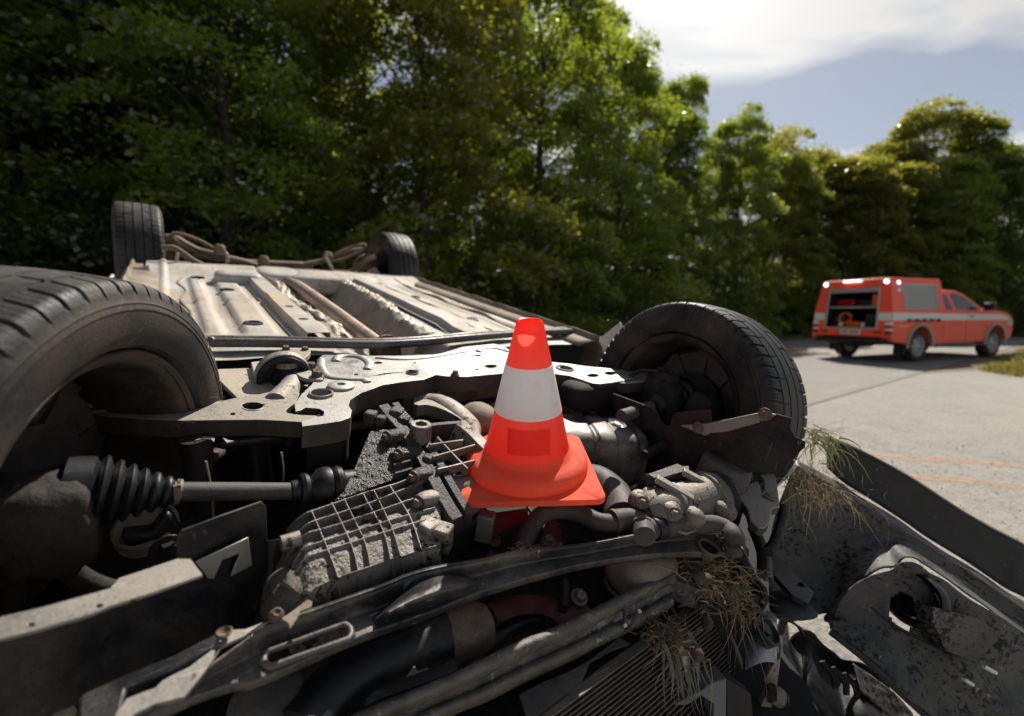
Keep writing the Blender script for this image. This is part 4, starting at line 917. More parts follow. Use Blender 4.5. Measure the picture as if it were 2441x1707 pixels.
# oily triangular housing wall
tri = ZPp('3', GP - GN * .004, GN, (1245, 655), (1385, 640), (1400, 720), (1470, 780), (1540, 880), (1510, 930), (1400, 985), (1200, 1060), (1080, 1100), (1000, 1130), (1060, 1070), (1120, 950), (1180, 800))
bx0, by0, bx1, by1 = 990, 630, 1560, 1140
tri2 = [(1245, 655), (1385, 640), (1400, 720), (1470, 780), (1540, 880), (1510, 930), (1400, 985), (1200, 1060), (1080, 1100), (1000, 1130), (1060, 1070), (1120, 950), (1180, 800)]
def inpoly(x, y, pl):
    r = False; n = len(pl)
    for i in range(n):
        (xa, ya), (xb, yb) = pl[i], pl[i - 1]
        if (ya > y) != (yb > y) and x < (xb - xa) * (y - ya) / (yb - ya) + xa: r = not r
    return r
def bell(a, b):
    x, y = bx0 + (bx1 - bx0) * a, by0 + (by1 - by0) * b; q = ZPp('3', GP - GN * .006, GN, (x, y))[0]
    rough = smst(1500, 1380, x) if x > 1380 else 1
    h = .0022 * abs(mnoise.noise(q * 190)) ** .7 + .0030 * max(0, mnoise.noise(q * 95 + Vector((3, 1, 2)))) + .0012 * mnoise.noise(q * 420)
    return q + GN * h * (.35 + .65 * rough)
grid_mesh('bell_housing', bell, 150, 140, M_oily, CAR, skip=lambda a, b: not inpoly(bx0 + (bx1 - bx0) * a, by0 + (by1 - by0) * b, tri2), sharp=80)
plate('bell_housing_wall', [p - GN * .012 for p in chaikin(tri, 1)], M_oily, CAR, ext=-GN * .05, bev=.006)
for q in (((1400, 880), (1520, 850)), ((1380, 800), (1500, 770)), ((1410, 940), (1530, 905))): rib('rib', ZPp('3', GP + GN * .004, GN, *q), CAR, M_oily, .005, .02)
# upper oil pan frame with its web
fr = lambda *p: ZPp('3', GP + GN * .012, GN, *p)
rib('pan_frame', fr((1640, 610), (1760, 598), (1865, 590)), CAR, M_oily, .010, .05); rib('pan_frame', fr((1850, 590), (1925, 645), (2000, 720), (2080, 800)), CAR, M_alu, .026, .05)
for q in (((1645, 745), (1760, 728), (1880, 712)), ((1670, 826), (1780, 795), (1960, 745)), ((1700, 912), (1800, 890), (1960, 850)), ((1745, 740), (1830, 830), (1910, 910)), ((1700, 690), (1740, 735))): rib('pan_rib', fr(*q), CAR, M_alu, .0045, .02)
plate('oil_pan', [p - GN * .045 for p in fr((1600, 600), (1870, 585), (2080, 780), (2150, 900), (2050, 1150), (1850, 1250), (1700, 960))], M_engine, CAR, ext=-GN * .1, bev=.01)
tube('cast_shoulder', [q - GN * .05 for q in fr((1700, 1010), (1800, 960), (1900, 940), (2040, 930))], lambda t: .030 * max(.02, math.sin(math.pi * (t * .75 + .02))) ** .4, M_alu, CAR, 14, 5)
tube('cast_shoulder', [q - GN * .055 for q in fr((1740, 1140), (1850, 1090), (2000, 1030))], lambda t: .030 * max(.02, math.sin(math.pi * (t * .75 + .02))) ** .4, M_alu, CAR, 14, 5)
# gearbox mount: rubber block, alloy bracket with webs, curved arm
mw = .03
box('mount_rubber', P(*Z('3', (1560, 335))[0], .03), (.085, .04, .03), M_rubber, CAR, (.9, .25, 0), bev=.008)
plate('mount_bracket', ZP('3', mw - .02, (1420, 355), (1500, 350), (1640, 345), (1700, 355), (1715, 380), (1690, 420), (1560, 430), (1470, 415), (1430, 390)), M_alu, CAR, ext=(0, 0, -.06), bev=.004)
for q in (((1440, 372), (1540, 405)), ((1500, 365), (1560, 412)), ((1640, 350), (1690, 405)), ((1715, 372), (1680, 425))): rib('bracket_web', ZP('3', mw - .014, *q), CAR, M_steel, .0045, .012, UP)
amp = ZP('3', .0, (1540, 460), (1620, 445), (1700, 455), (1790, 500), (1870, 560), (1935, 620), (1960, 690))
tube('mount_arm', amp, lambda t: (.036 - .010 * t) * max(.03, math.sin(math.pi * (.03 + .94 * t))) ** .35, M_alu, CAR, 18, 6, .7)
plate('mount_arm_web', ZP('3', .012, (1530, 430), (1690, 402), (1710, 425), (1850, 510), (1930, 590), (1960, 640), (1900, 600), (1780, 520), (1640, 470), (1540, 480)), M_alu, CAR, ext=(0, 0, -.03), sm=1, bev=.005)
pillow('coolant_elbow', P(*Z('3', (1985, 590))[0], -.03), (.05, .06, .05), M_sill, .9)
tube('coolant_elbow_pipe', ZP('3', -.04, (1960, 560), (2040, 590), (2120, 690), (2160, 800)), .034, M_sill, CAR, 16, 5)

# ---- left drive shaft with boots
def axis_lathe(name, p0, p1, prof, mat, n=36, sharp=35):
    d = p1 - p0; return lathe(name, [(h * d.length, r) for h, r in prof], p0, d, mat, CAR, n, sharp)
S0, S1 = Pv(*Z('8', (350, 305))[0], -.03), Pv(*Z('8', (1040, 300))[0], -.03)
boot = [(0, .048), (.22, .050), (.24, .045)]
for i in range(6):
    t0 = .26 + .115 * i; r = .052 - .0056 * i; boot += [(t0, r * .80), (t0 + .022, r * .93), (t0 + .05, r), (t0 + .08, r * .95), (t0 + .105, r * .74)]
boot += [(.96, .017), (1.0, .017)]
axis_lathe('drive_shaft_boot', S0, S1, boot, M_rubber, 44, 50)
axis_lathe('boot_clamp', S0.lerp(S1, .965), S0.lerp(S1, 1.02), [(0, .0175), (0, .0190), (1, .0190), (1, .0175)], M_alu, 32)
box('clamp_ear', S0.lerp(S1, .99) + Vector((0, -.016, .010)), (.010, .006, .022), M_alu, CAR, bev=.001)
S2, S3 = Pv(*Z('3', (700, 1065))[0], -.03), Pv(*Z('3', (1090, 1015))[0], -.03)
tube('drive_shaft', [S0.lerp(S1, .98), S1.lerp(S2, .5), S2], .0150, M_hose, CAR, 24, 4)
axis_lathe('inner_joint_boot', S2, S3, [(-.02, .016), (.0, .018), (.12, .0195), (.14, .027), (.2, .030), (.27, .027), (.3, .022), (.36, .025), (.44, .034), (.56, .037), (.64, .036), (.66, .030), (.72, .0345), (.84, .0345), (.86, .030), (.9, .026), (1.1, .026)], M_rubber)
axis_lathe('boot_clamp', S2.lerp(S3, .74), S2.lerp(S3, .80), [(0, .035), (0, .0365), (1, .0365), (1, .035)], M_dark, 32)
# knuckle, calliper and track rod in the shade of the left wheel
pillow('steering_knuckle', Pv(*Z('8', (130, 440))[0], -.05), (.075, .05, .05), M_knuckle, .6)
tube('calliper_slide', [Pv(*q, -.06) for q in Z('8', (60, 345), (170, 345), (270, 365))], .021, M_knuckle, CAR, 16, 3)
pillow('brake_calliper', Pv(*Z('8', (310, 520))[0], -.05), (.048, .05, .05), M_knuckle, .5)
box('calliper_bracket', Pv(*Z('8', (250, 640))[0], -.06), (.10, .04, .06), M_knuckle, CAR, (.8, .1, -.5), bev=.012)
tube('track_rod', [Pv(*q, -.05) for q in Z('8', (300, 690), (420, 770), (520, 830), (640, 870), (760, 880))], .014, M_knuckle, CAR, 12, 5)
pillow('grease_nipple', Pv(*Z('8', (455, 675))[0], -.06), (.016, .014, .014), M_knuckle, .9)
tube('grease_stem', [Pv(*q, -.06) for q in Z('8', (380, 690), (455, 675))], .008, M_knuckle, CAR, 10, 2)
# strut top, bracket and bolt between wheel and rail
lathe('strut_cup', [(-.02, .001), (-.02, .045), (.004, .045), (.006, .040), (.0, .036), (.0, .001)], Pv(*Z('8', (850, 500))[0], .05), Vector((-.1, -.35, 1)), M_sill, CAR, 36)
plate('strut_bracket', [Pv(*q, .02) for q in Z('8', (700, 560), (880, 540), (965, 425), (1000, 440), (1060, 540), (1040, 700), (860, 700), (740, 640))], M_dark, CAR, ext=(0, .03, 0), bev=.006)
hexbolt('bolt', Pv(*Z('8', (975, 640))[0], -.02), Vector((.2, -1, .3)), .016, .018, M_dark, CAR)
for x0, y0, x1, y1 in ((1200, 120, 1245, 460), (1640, 70, 1650, 250)): tube('dry_stalk', [Pv(*q, .02) for q in Z('8', (x0, y0), ((x0 + x1) / 2 + 8, (y0 + y1) / 2), (x1, y1))], .0018, M_sill, CAR, 5, 4)
plate('inner_panel', [Pv(*q, .30) for q in Z('3', (140, 690), (460, 680), (520, 760), (640, 780), (640, 1030), (150, 1030))], M_engine, CAR, ext=(0, .02, 0), bev=.01)
tube('strut_tube', [Pv(*q, .2) for q in Z('3', (455, 700), (480, 850), (500, 1040))], .026, M_rubber, CAR, 16, 3)
tube('strut_tube', [Pv(*q, .12) for q in Z('3', (40, 700), (70, 850), (60, 1000), (120, 1180))], .024, M_knuckle, CAR, 16, 3)

# ---- left front rail
RPp = P(400, 1330, -.01); RN = Vector((.43, -.9, .06)).normalized()
def rl(*p): return [Pp(x, y, RPp, RN) for x, y in p]
web = Z('8', (-260, 1215), (0, 1155), (220, 1100), (520, 1012), (640, 962), (900, 880), (1180, 782), (1110, 690), (1035, 692), (1032, 560), (1060, 525), (1300, 435), (1525, 355), (1552, 385), (1562, 600), (1582, 880), (1555, 1045), (1250, 1140), (800, 1340), (500, 1520), (0, 1720), (-300, 1800))
plate('front_rail', rl(*web), M_dark, CAR, ext=-RN * .004, bev=.0015)
strip = Z('8', (-300, 1105), (0, 1028), (250, 970), (450, 915), (640, 862), (690, 805), (730, 790), (1035, 688), (1110, 690), (1180, 782), (900, 882), (640, 964), (520, 1014), (220, 1102), (0, 1157), (-260, 1218))
plate('rail_flange', [P(x, y, .012) for x, y in strip], M_arm, CAR, ext=(0, 0, -.004), holes=[hole('8', .012, 578, 963, 22, 12, 12), hole('8', .012, 183, 1073, 22, 12, 12)], bev=.002)
plate('torn_tab', [p + RN * .012 for p in rl(*Z('8', (1112, 688), (1420, 548), (1442, 712), (1318, 775), (1345, 700), (1375, 640), (1268, 680), (1218, 790), (1185, 785)))], M_steel, CAR, ext=-RN * .003, bev=.001)
plate('torn_opening', [p + RN * .004 for p in rl(*Z('8', (1225, 690), (1345, 660), (1320, 772), (1205, 790)))], M_engine, CAR, ext=-RN * .002, bev=0)
def curl(a, b):
    q = lerpn(rl(*Z('8', (1600, 560), (1605, 700), (1572, 900))), b); th = -.6 + 3.6 * a; return q + Vector((.014 * math.cos(th), -.010 * math.sin(th) - .004, .004 * math.sin(th)))
solid(grid_mesh('rolled_edge', curl, 14, 8, M_dark, CAR), .0015)
brk = Z('h', (1180, 1600), (1385, 1310), (1560, 1240), (1700, 1190), (1780, 1110), (1950, 1020), (2060, 970), (2296, 795)) + Z('8', (1300, 1105), (1430, 1098), (1530, 1060), (1420, 1140), (1290, 1200), (1200, 1330)) + Z('h', (2240, 1010), (2130, 1150), (2020, 1290), (1700, 1365), (1480, 1470), (1350, 1600))
plate('rail_bracket', [P(x, y, -.085) for x, y in brk], M_arm, CAR, ext=(0, 0, -.005), bev=.003)
plate('rail_bracket_web', [P(x, y, -.10) for x, y in Z('8', (460, 1480), (700, 1370), (1000, 1250), (1290, 1100), (1310, 1170), (1050, 1330), (740, 1440), (690, 1640), (440, 1640))], M_dark, CAR, ext=(0, 0, -.02), bev=.004)
q = P(*Z('8', (1305, 1128))[0], -.08); lathe('grommet', [(0, .008), (.003, .010), (.005, .008), (.002, .005), (0, .001)], q, UP, M_rust, CAR, 20)

# ---- front crossmember
tp_ = Z('8', (900, 1560), (1200, 1330), (1450, 1140)) + Z('9', (0, 1010), (110, 955), (300, 898), (500, 830), (700, 760), (900, 690), (1080, 615), (1300, 560), (1560, 520), (1800, 464), (2000, 440), (2296, 412)) + Z('6', (560, 536), (740, 512), (880, 498), (990, 505), (1075, 560), (1150, 632))
bt_ = Z('8', (760, 1700), (1050, 1525), (1350, 1420)) + Z('9', (0, 1365), (300, 1240), (600, 1108), (850, 1012), (1200, 892), (1500, 772), (1750, 692), (2000, 622), (2296, 552)) + Z('6', (560, 668), (760, 655), (900, 650), (1040, 650), (1140, 662), (1192, 730))
tp_ = [(p.x, p.y) for p in even(catmull([Vector((x, y, 0)) for x, y in tp_], 4), 200)]; bt_ = [(p.x, p.y) for p in even(catmull([Vector((x, y, 0)) for x, y in bt_], 4), 200)]
def l2(path, t):
    f_ = min(max(t, 0), 1) * (len(path) - 1); i = min(int(f_), len(path) - 2); f_ -= i; return (path[i][0] * (1 - f_) + path[i + 1][0] * f_, path[i][1] * (1 - f_) + path[i + 1][1] * f_)
def to9(x, y): return (x - 600) * 2.87, (y - 1150) * 2.87
def beam_px(a, b):
    x0, y0 = l2(tp_, a); x1, y1 = l2(bt_, a); return x0 + (x1 - x0) * b, y0 + (y1 - y0) * b
def leafe(x, y):
    dx, dy = 750.0, -255.0; L = math.hypot(dx, dy); ux, uy = dx / L, dy / L; s = ((x - 830) * ux + (y - 945) * uy) / L; d = ((x - 830) * uy - (y - 945) * ux)
    if not 0 < s < 1.02: return 0
    h_ = 150 * math.sin(math.pi * min(s, 1) ** 1.25) ** .8 + 1; q = d / h_
    return max(0, 1 - (abs(q - .38) / .62) ** 2.2) * min(1, math.sin(math.pi * min(s, 1)) * 2.2) if -.24 < q < 1 else 0
def in_slot(x, y, pad=0):
    ax_, ay, bx_, by = 135, 1205, 628, 1028; L2 = (bx_ - ax_) ** 2 + (by - ay) ** 2; t = min(max(((x - ax_) * (bx_ - ax_) + (y - ay) * (by - ay)) / L2, 0), 1)
    return math.hypot(x - ax_ - t * (bx_ - ax_), y - ay - t * (by - ay)) < 50 + pad
def beam(a, b):
    if b > .94:
        x, y = beam_px(a, 1.0); k = (b - .94) / .06; return P(x, y, -.126) + Vector((0, 0, -.014 * k))
    bb = b / .94; x, y = beam_px(a, bb)
    w = -.092 + .004 * math.sin(min(bb / .1, 1) * math.pi) if bb < .1 else (-.092 - .030 * smst(.06, .56, bb) if bb < .56 else -.122 - .004 * (bb - .56) / .44)
    X9, Y9 = to9(x, y); e_ = leafe(X9, Y9); w += .040 * e_
    if in_slot(X9, Y9, 22) and not in_slot(X9, Y9): w += .004
    w += .0004 * noise2(a * 60, b * 4, 2)
    return P(x, y, w)
def skipf(a, b):
    if b > .93: return False
    x, y = beam_px(a, b / .94); return in_slot(*to9(x, y))
bm_ = grid_mesh('front_crossmember', beam, 260, 54, M_beam, CAR, skip=skipf, sharp=50); solid(bm_, .003)
def slot_pt(X9, Y9):
    px, py = 600 + X9 / 2.87, 1150 + Y9 / 2.87; best = None
    return P(px, py, -.113)
sl = []
L_ = math.hypot(493, -177); ux, uy = 493 / L_, -177 / L_
for i in range(40):
    th = math.tau * i / 40; cx_, cy_ = (628, 1028) if math.cos(th) > 0 else (135, 1205); sl.append(slot_pt(cx_ + 54 * (ux * math.cos(th) - uy * math.sin(th)), cy_ + 54 * (uy * math.cos(th) + ux * math.sin(th))))
tube('slot_rim', [*sl, sl[0]], .0045, M_beam, bm_, 8, 1)
for x, y in ((810, 492), (915, 478)): 
    q = P(*Z('6', (x, y))[0], -.085); hexbolt('bolt', q, Vector((.1, -.1, 1)), .010, .012, M_rust, CAR)
plate('bolt_plate', ZP('6', -.088, (735, 510), (790, 470), (960, 455), (970, 490), (880, 520), (820, 545)), M_steel, CAR, ext=(0, 0, -.004), bev=.0015)
hc = P(*Z('6', (955, 622))[0], -.119); lathe('hole_collar', [(-.02, .019), (.002, .019), (.003, .022), (.0, .025)], hc, Vector((0, -.2, 1)), M_rust, CAR, 28)
lathe('hole_bottom', [(-.004, .0195), (-.004, .001)], hc, Vector((0, -.2, 1)), M_engine, CAR, 24)
q = P(*Z('9', (170, 905))[0], -.08); lathe('grommet', [(-.006, .001), (-.006, .008), (0, .010), (.004, .008), (.006, .005), (.004, .003), (.003, .001)], q, Vector((.1, -.3, 1)), M_rust, CAR, 20)
plate('torn_clip', ZP('9', -.075, (200, 930), (290, 870), (380, 800), (415, 812), (410, 850), (330, 880), (310, 930), (260, 1000), (250, 965)), M_sill, CAR, ext=(0, 0, -.003), bev=.001)
def lip(a, b):                                                 # upright right end, bent round
    q = lerpn([P(*p, w_) for p, w_ in zip(Z('6', (1150, 632), (1185, 690), (1230, 790), (1290, 860), (1305, 930), (1270, 1000), (1220, 1060)), (-.125, -.14, -.17, -.20, -.22, -.24, -.25))], a); return q + Vector((.0, .05, -.03)) * b
solid(grid_mesh('crossmember_end', lip, 30, 6, M_dark, CAR), .003)

# ---- hoses around the cone
hw = -.085
hp = [P(*q, w_) for q, w_ in zip(Z('4', (610, 1490), (650, 1390), (710, 1310), (800, 1275), (930, 1290), (1060, 1345), (1180, 1350)), (-.13, -.115, -.098, -.088, -.088, -.09, -.09))]
tube('coolant_hose', hp, .0185, M_hose, CAR, 20, 8)
h2 = ZP('6', -.088, (395, 470), (450, 460), (520, 462), (565, 500), (578, 560)); tube('braided_hose', h2, .0225, M_hose, CAR, 20, 6)
for q in (h2[0], h2[-2]): lathe('hose_clamp', [(-.004, .0225), (-.004, .0245), (.004, .0245), (.004, .0225)], q, (h2[1] - h2[0]) if q is h2[0] else (h2[-1] - h2[-2]), M_rust, CAR, 24)
tube('coolant_hose', [P(*q, w_) for q, w_ in zip(Z('6', (560, 522), (680, 505), (800, 490), (960, 490), (1060, 520), (1100, 570), (1095, 640)), (-.09,) * 6 + (-.12,))], .021, M_hose, CAR, 18, 6)
lathe('hose_clamp', [(-.012, .0215), (-.012, .0235), (.012, .0235), (.012, .0215)], P(*Z('6', (655, 512))[0], -.09), P(*Z('6', (700, 500))[0], -.09) - P(*Z('6', (640, 515))[0], -.09), M_dark, CAR, 24)
tube('thick_hose', ZP('4', -.12, (900, 1150), (1020, 1110), (1120, 1170), (1180, 1260), (1200, 1330)), .045, M_hose, CAR, 18, 6)
plate('red_bracket', ZP('4', -.12, (720, 1460), (740, 1340), (790, 1325), (840, 1370), (835, 1470)), M_red, CAR, ext=(0, 0, -.01), sm=1, bev=.003, holes=[hole('4', -.12, 820, 1370, 10, 8, 8)])
plate('red_cover', ZP('4', -.13, (420, 1290), (640, 1260), (640, 1330), (430, 1410)), M_red, CAR, ext=(0, 0, -.01), bev=.002)
plate('lower_tab', ZP('4', -.12, (660, 1480), (740, 1465), (845, 1460), (840, 1478), (700, 1495)), M_rust, CAR, ext=(0, 0, -.006), bev=.002)
hexbolt('bolt', P(*Z('4', (760, 1462))[0], -.118), UP, .010, .012, M_rust, CAR)
box('cast_lug', P(*Z('4', (385, 1370))[0], -.11), (.03, .035, .06), M_alu, CAR, (.6, .6, 0), bev=.004)
pillow('oil_filter', P(*Z('6', (560, 745))[0], -.20), (.075, .065, .055), M_sill, .75)
tube('sensor_plug', ZP('6', -.19, (110, 830), (112, 900), (100, 980)), .010, M_dark, CAR, 12, 3)
tube('red_belt_cover', ZP('9', -.21, (1640, 900), (1800, 845), (1950, 835), (2080, 870), (2160, 920), (2296, 880)), .022, M_red, CAR, 12, 6, .5)

# ---- ribbed black box right of the cone (heat shielded catalyst)
La, Lb = P(1335, 1040, -.055), P(1520, 1050, -.055); axb = (Lb - La); axb.z = 0; Lx = axb.length; axb.normalize(); sb = Vector((-axb.y, axb.x, 0))
def catbox(a, b):
    th = b * math.tau; f = lambda x, e: math.copysign(abs(x) ** e, x)
    g = 1 - .07 * sum(math.exp(-((a - c_) / .022) ** 2) for c_ in (.40, .62, .83)); end = min(1, (a / .06) ** .5 if a < .06 else 1) * min(1, ((1 - a) / .10) ** .5 if a > .90 else 1)
    return La + axb * (Lx * (a * 1.28 - .10)) + sb * (.098 * g * end * f(math.cos(th), .55) + .045) + Vector((0, 0, .082 * g * end * f(math.sin(th), .55) - .055))
cb = grid_mesh('catalyst_shield', catbox, 70, 48, M('shield_black', (.045, .047, .052), .33, .5, dust=(.30, .28, .25), amt=.42, sc=9, bump=.12), CAR, sharp=70)
lathe('shield_vent', [(.0, .024), (-.006, .018), (-.007, .012), (.0, .010), (.001, .001)], P(1472, 1008, .028), Vector((.1, -.1, 1)), M_steel, CAR, 24)

# ---- right apron behind the engine
AP = Pv(1459, 937, .05); _bp = Pv(1850, 985, -.40); AN = (_bp - AP).cross(UP).normalized()
if AN.y > 0: AN = -AN
def ap(*p): return [Pp(x, y, AP, AN) for x, y in p]
apr = Z('5', (510, 825), (660, 880), (840, 950), (870, 1000), (880, 1040), (915, 1072), (955, 1076), (965, 1010), (1000, 975), (1250, 953), (1266, 960), (1270, 1045), (1420, 1020), (1580, 990), (1770, 985), (1890, 1020), (1870, 1090), (1910, 1160), (1990, 1200), (1985, 1240), (1890, 1330), (1760, 1450), (1600, 1430), (1200, 1480), (840, 1420), (500, 1200))
plate('inner_apron', ap(*apr), M_dark, CAR, ext=-AN * .003, bev=.001, holes=[ap(*Z('5', *[(1945 + 16 * math.cos(i * .63), 1203 + 14 * math.sin(i * .63)) for i in range(10)]))])
plate('apron_flange', [q + AN * .012 for q in ap(*Z('5', (1045, 1068), (1180, 1060), (1270, 1050), (1420, 1020), (1580, 985), (1690, 965), (1780, 985), (1740, 1010), (1640, 1050), (1500, 1090), (1400, 1118), (1280, 1125), (1240, 1148), (1150, 1110)))], M_arm, CAR, ext=-AN * .008, bev=.002)
for x, y in ((1190, 1085), (1700, 982)): hexbolt('bolt', ap(*Z('5', (x, y)))[0] + AN * .012, AN, .010, .010, M_rust, CAR)
# right drive shaft boot, knuckle and strut seen inside the wheel
R0, R1 = Pv(*Z('5', (800, 935))[0], -.03), Pv(*Z('5', (1100, 840))[0], .0)
bt2 = [(0, .020), (.10, .022)]
for i in range(5):
    t0 = .12 + .13 * i; r = .036 + .0085 * i; bt2 += [(t0, r * .8), (t0 + .02, r * .95), (t0 + .055, r), (t0 + .09, r * .95), (t0 + .12, r * .82)]
bt2 += [(.85, .066), (1.0, .066), (1.02, .05)]
axis_lathe('drive_shaft_boot', R0, R1, bt2, M_rubber, 40, 50)
tube('drive_shaft', [R0 - (R1 - R0) * .6, R0, R0.lerp(R1, .1)], .019, M_hose, CAR, 18, 3)
pillow('steering_knuckle', Vector((.60, -.01, -.03)), (.04, .07, .11), M_knuckle, .55)
tube('track_rod', [Vector((.35, -.16, -.06)), Vector((.5, -.15, -.04)), Vector((.55, -.15, -.03)), Vector((.58, -.15, .0))], .013, M_knuckle, CAR, 12, 5)
pillow('track_rod_end', Vector((.575, -.155, -.01)), (.026, .026, .026), M_knuckle, .9)
pillow('brake_calliper', Vector((.64, -.13, .01)), (.045, .04, .065), M_knuckle, .45)
pillow('brake_hub', Vector((.62, .01, .06)), (.03, .055, .04), M_knuckle, .5)
tube('brake_hose', [Vector(q) for q in ((.45, .1, -.06), (.54, .12, .0), (.57, .08, .08), (.60, .02, .10))], .007, M_rubber, CAR, 8, 6)
plate('rear_engine_mount', [Pv(*q, .22) for q in Z('5', (180, 900), (300, 880), (410, 885), (430, 1010), (200, 1040))], M_sill, CAR, ext=(0, .05, 0), bev=.01)
pillow('subframe_bush', P(*Z('5', (330, 830))[0], .01), (.10, .06, .045), M_engine, .6)

# ---- compressor with its clamp bracket
k0, k1 = P(*Z('6', (640, 420))[0], -.085), P(*Z('6', (980, 335))[0], -.085)
axis_lathe('compressor', k0, k1, [(-.18, .001), (-.18, .030), (-.10, .046), (.0, .052), (.18, .053), (.20, .058), (.30, .058), (.32, .054), (.62, .056), (.78, .060), (.80, .066), (.92, .066), (.95, .05), (.95, .001)], M_alu, 40)
axis_lathe('compressor_pulley', k0.lerp(k1, .93), k0.lerp(k1, 1.08), [(0, .02), (0, .062), (.2, .064), (.3, .058), (.45, .064), (.6, .058), (.8, .064), (1, .062), (1, .02)], M_rubber, 40)
for x, y in ((560, 345), (630, 325), (745, 410)):
    q = P(*Z('6', (x, y))[0], -.05); pillow('cast_boss', q + Vector((.01, .012, -.012)), (.022, .022, .022), M_alu, .85); hexbolt('bolt', q + Vector((-.006, -.008, .0)), Vector((-.8, -.5, .35)), .009, .014, M_bolt, CAR)
for x, y in ((1035, 405), (850, 440)): pillow('cast_boss', P(*Z('6', (x, y))[0], -.07), (.022, .03, .022), M_alu, .9)
def bpx(*p): return [P(x, y, -.018) for x, y in Z('6', *p)]
for a_, b_ in (((645, 222), (860, 345)), ((800, 180), (1005, 290))):
    qa, qb = bpx(a_)[0], P(*Z('6', b_)[0], -.045); bar('clamp_bar', qa, qb, .022, .014, M_arm, CAR, bev=.002); hexbolt('bolt', qb + (qb - qa).normalized() * .002, qb - qa, .010, .013, M_bolt, CAR)
plate('clamp_head', bpx((600, 195), (770, 135), (800, 150), (835, 148), (838, 175), (800, 180), (700, 210), (660, 222), (625, 212)), M_oily, CAR, ext=(0, 0, -.02), bev=.002)
tube('clamp_leg', [P(*Z('6', (605, 205))[0], -.03), P(*Z('6', (560, 265))[0], -.06), P(*Z('6', (500, 290))[0], -.09), P(*Z('6', (420, 320))[0], -.11)], .010, M_dark, CAR, 6, 3)
# pressed can and its bracket
cc_ = P(*Z('6', (1065, 118))[0], -.012)
lathe('pressed_can', [(0, .001), (0, .049), (-.004, .056), (-.010, .060), (-.062, .064), (-.070, .066), (-.072, .078), (-.078, .078), (-.078, .001)], cc_, Vector((.05, -.05, 1)), M_hose, CAR, 44)
plate('can_bracket', ZP('6', -.07, (1090, 310), (1200, 235), (1205, 150), (1185, 125), (1260, 140), (1320, 170), (1345, 215), (1362, 330), (1366, 385), (1320, 395), (1318, 430), (1305, 480), (1275, 508), (1245, 505), (1200, 470), (1180, 400), (1150, 360)), M_arm, CAR, ext=(0, 0, -.006), holes=[ZP('6', -.07, (1210, 190), (1250, 200), (1275, 230), (1278, 290), (1260, 300), (1245, 240), (1210, 235))], bev=.003, flange=.02)
hexbolt('bolt', P(*Z('6', (1308, 328))[0], -.067), UP, .010, .010, M_rust, CAR)
plate('can_shelf', ZP('6', -.085, (1060, 290), (1190, 230), (1280, 280), (1258, 370), (1200, 350)), M_steel, CAR, ext=(0, 0, -.004), bev=.001)
tube('corrugated_conduit', ZP('6', -.12, (1385, 390), (1375, 480), (1340, 580), (1300, 650)), lambda t: .010 + .002 * math.sin(t * 160), M_rubber, CAR, 10, 24)
tube('support_strut', ZP('6', -.16, (1215, 520), (1250, 600), (1275, 680), (1280, 800)), .016, M_dark, CAR, 8, 4, .5)
bar('headlamp_bracket', P(*Z('6', (1300, 690))[0], -.22), P(*Z('6', (1545, 920))[0], -.26), .035, .02, M_dark, CAR)
plate('headlamp_plate', ZP('6', -.21, (1300, 680), (1350, 665), (1400, 720), (1560, 900), (1530, 950), (1440, 900), (1340, 790)), M_dark, CAR, ext=(0, 0, -.012), bev=.003, holes=[hole('6', -.21, 1490, 840, 24, 16, 12)])
plate('splash_liner', ZP('6', -.27, (1290, 880), (1400, 860), (1590, 990), (1590, 1030), (1480, 1045), (1330, 1020)), M_plastic, CAR, ext=(0, 0, -.006), bev=.002, sm=1)

# ---- radiator pack, bent forward under the crossmember
up_ = [(640, 1830), (760, 1755)] + Z('i', (110, 1560), (500, 1395), (1000, 1190), (1300, 1045), (1800, 800), (2249, 620)) + Z('6', (560, 850), (760, 755))
lo_ = [(900, 1840), (980, 1770)] + Z('i', (950, 1606), (1400, 1420), (1800, 1220), (2249, 1015)) + Z('6', (330, 1180), (560, 1070), (740, 962))
up_ = [(p.x, p.y) for p in even(catmull([Vector((x, y, 0)) for x, y in up_], 4), 120)]; lo_ = [(p.x, p.y) for p in even(catmull([Vector((x, y, 0)) for x, y in lo_], 4), 120)]
def header(a, b):
    x0, y0 = l2(up_, a); x1, y1 = l2(lo_, a); x, y = x0 + (x1 - x0) * b, y0 + (y1 - y0) * b
    w = -.185 - .055 * b + .016 * max(0, math.sin(b * math.pi * 3)) ** .6 - .010 * smst(.9, 1, b)
    return P(x, y, w + .0015 * noise2(a * 70, b * 9, 3))
hd = grid_mesh('radiator_header', header, 150, 48, M_rad, CAR, sharp=60); solid(hd, .004)
box('header_end', P(*Z('6', (775, 870))[0], -.215), (.02, .07, .05), M_rad, CAR, (.8, .5, 0), bev=.004)
plate('torn_cover', ZP('i', -.178, (200, 1330), (640, 1180), (1000, 1010), (1060, 990), (1085, 1110), (1000, 1150), (620, 1290), (220, 1420), (90, 1500), (100, 1420)), M_plastic, CAR, ext=(0, 0, -.02), bev=.004)
plate('cardboard_scrap', ZP('i', -.19, (525, 1190), (620, 1065), (650, 1120), (770, 1085), (760, 1105)), M_sill, CAR, ext=(0, 0, -.002), bev=0)
pl1 = ZP('6', -.245, (-150, 1480), (0, 1400), (130, 1350), (250, 1285), (430, 1148), (495, 1182), (380, 1225), (260, 1290), (215, 1400), (100, 1490), (-100, 1640))
plate('condenser_plate', pl1, M_hose, CAR, ext=(0, 0, -.004), bev=.002)
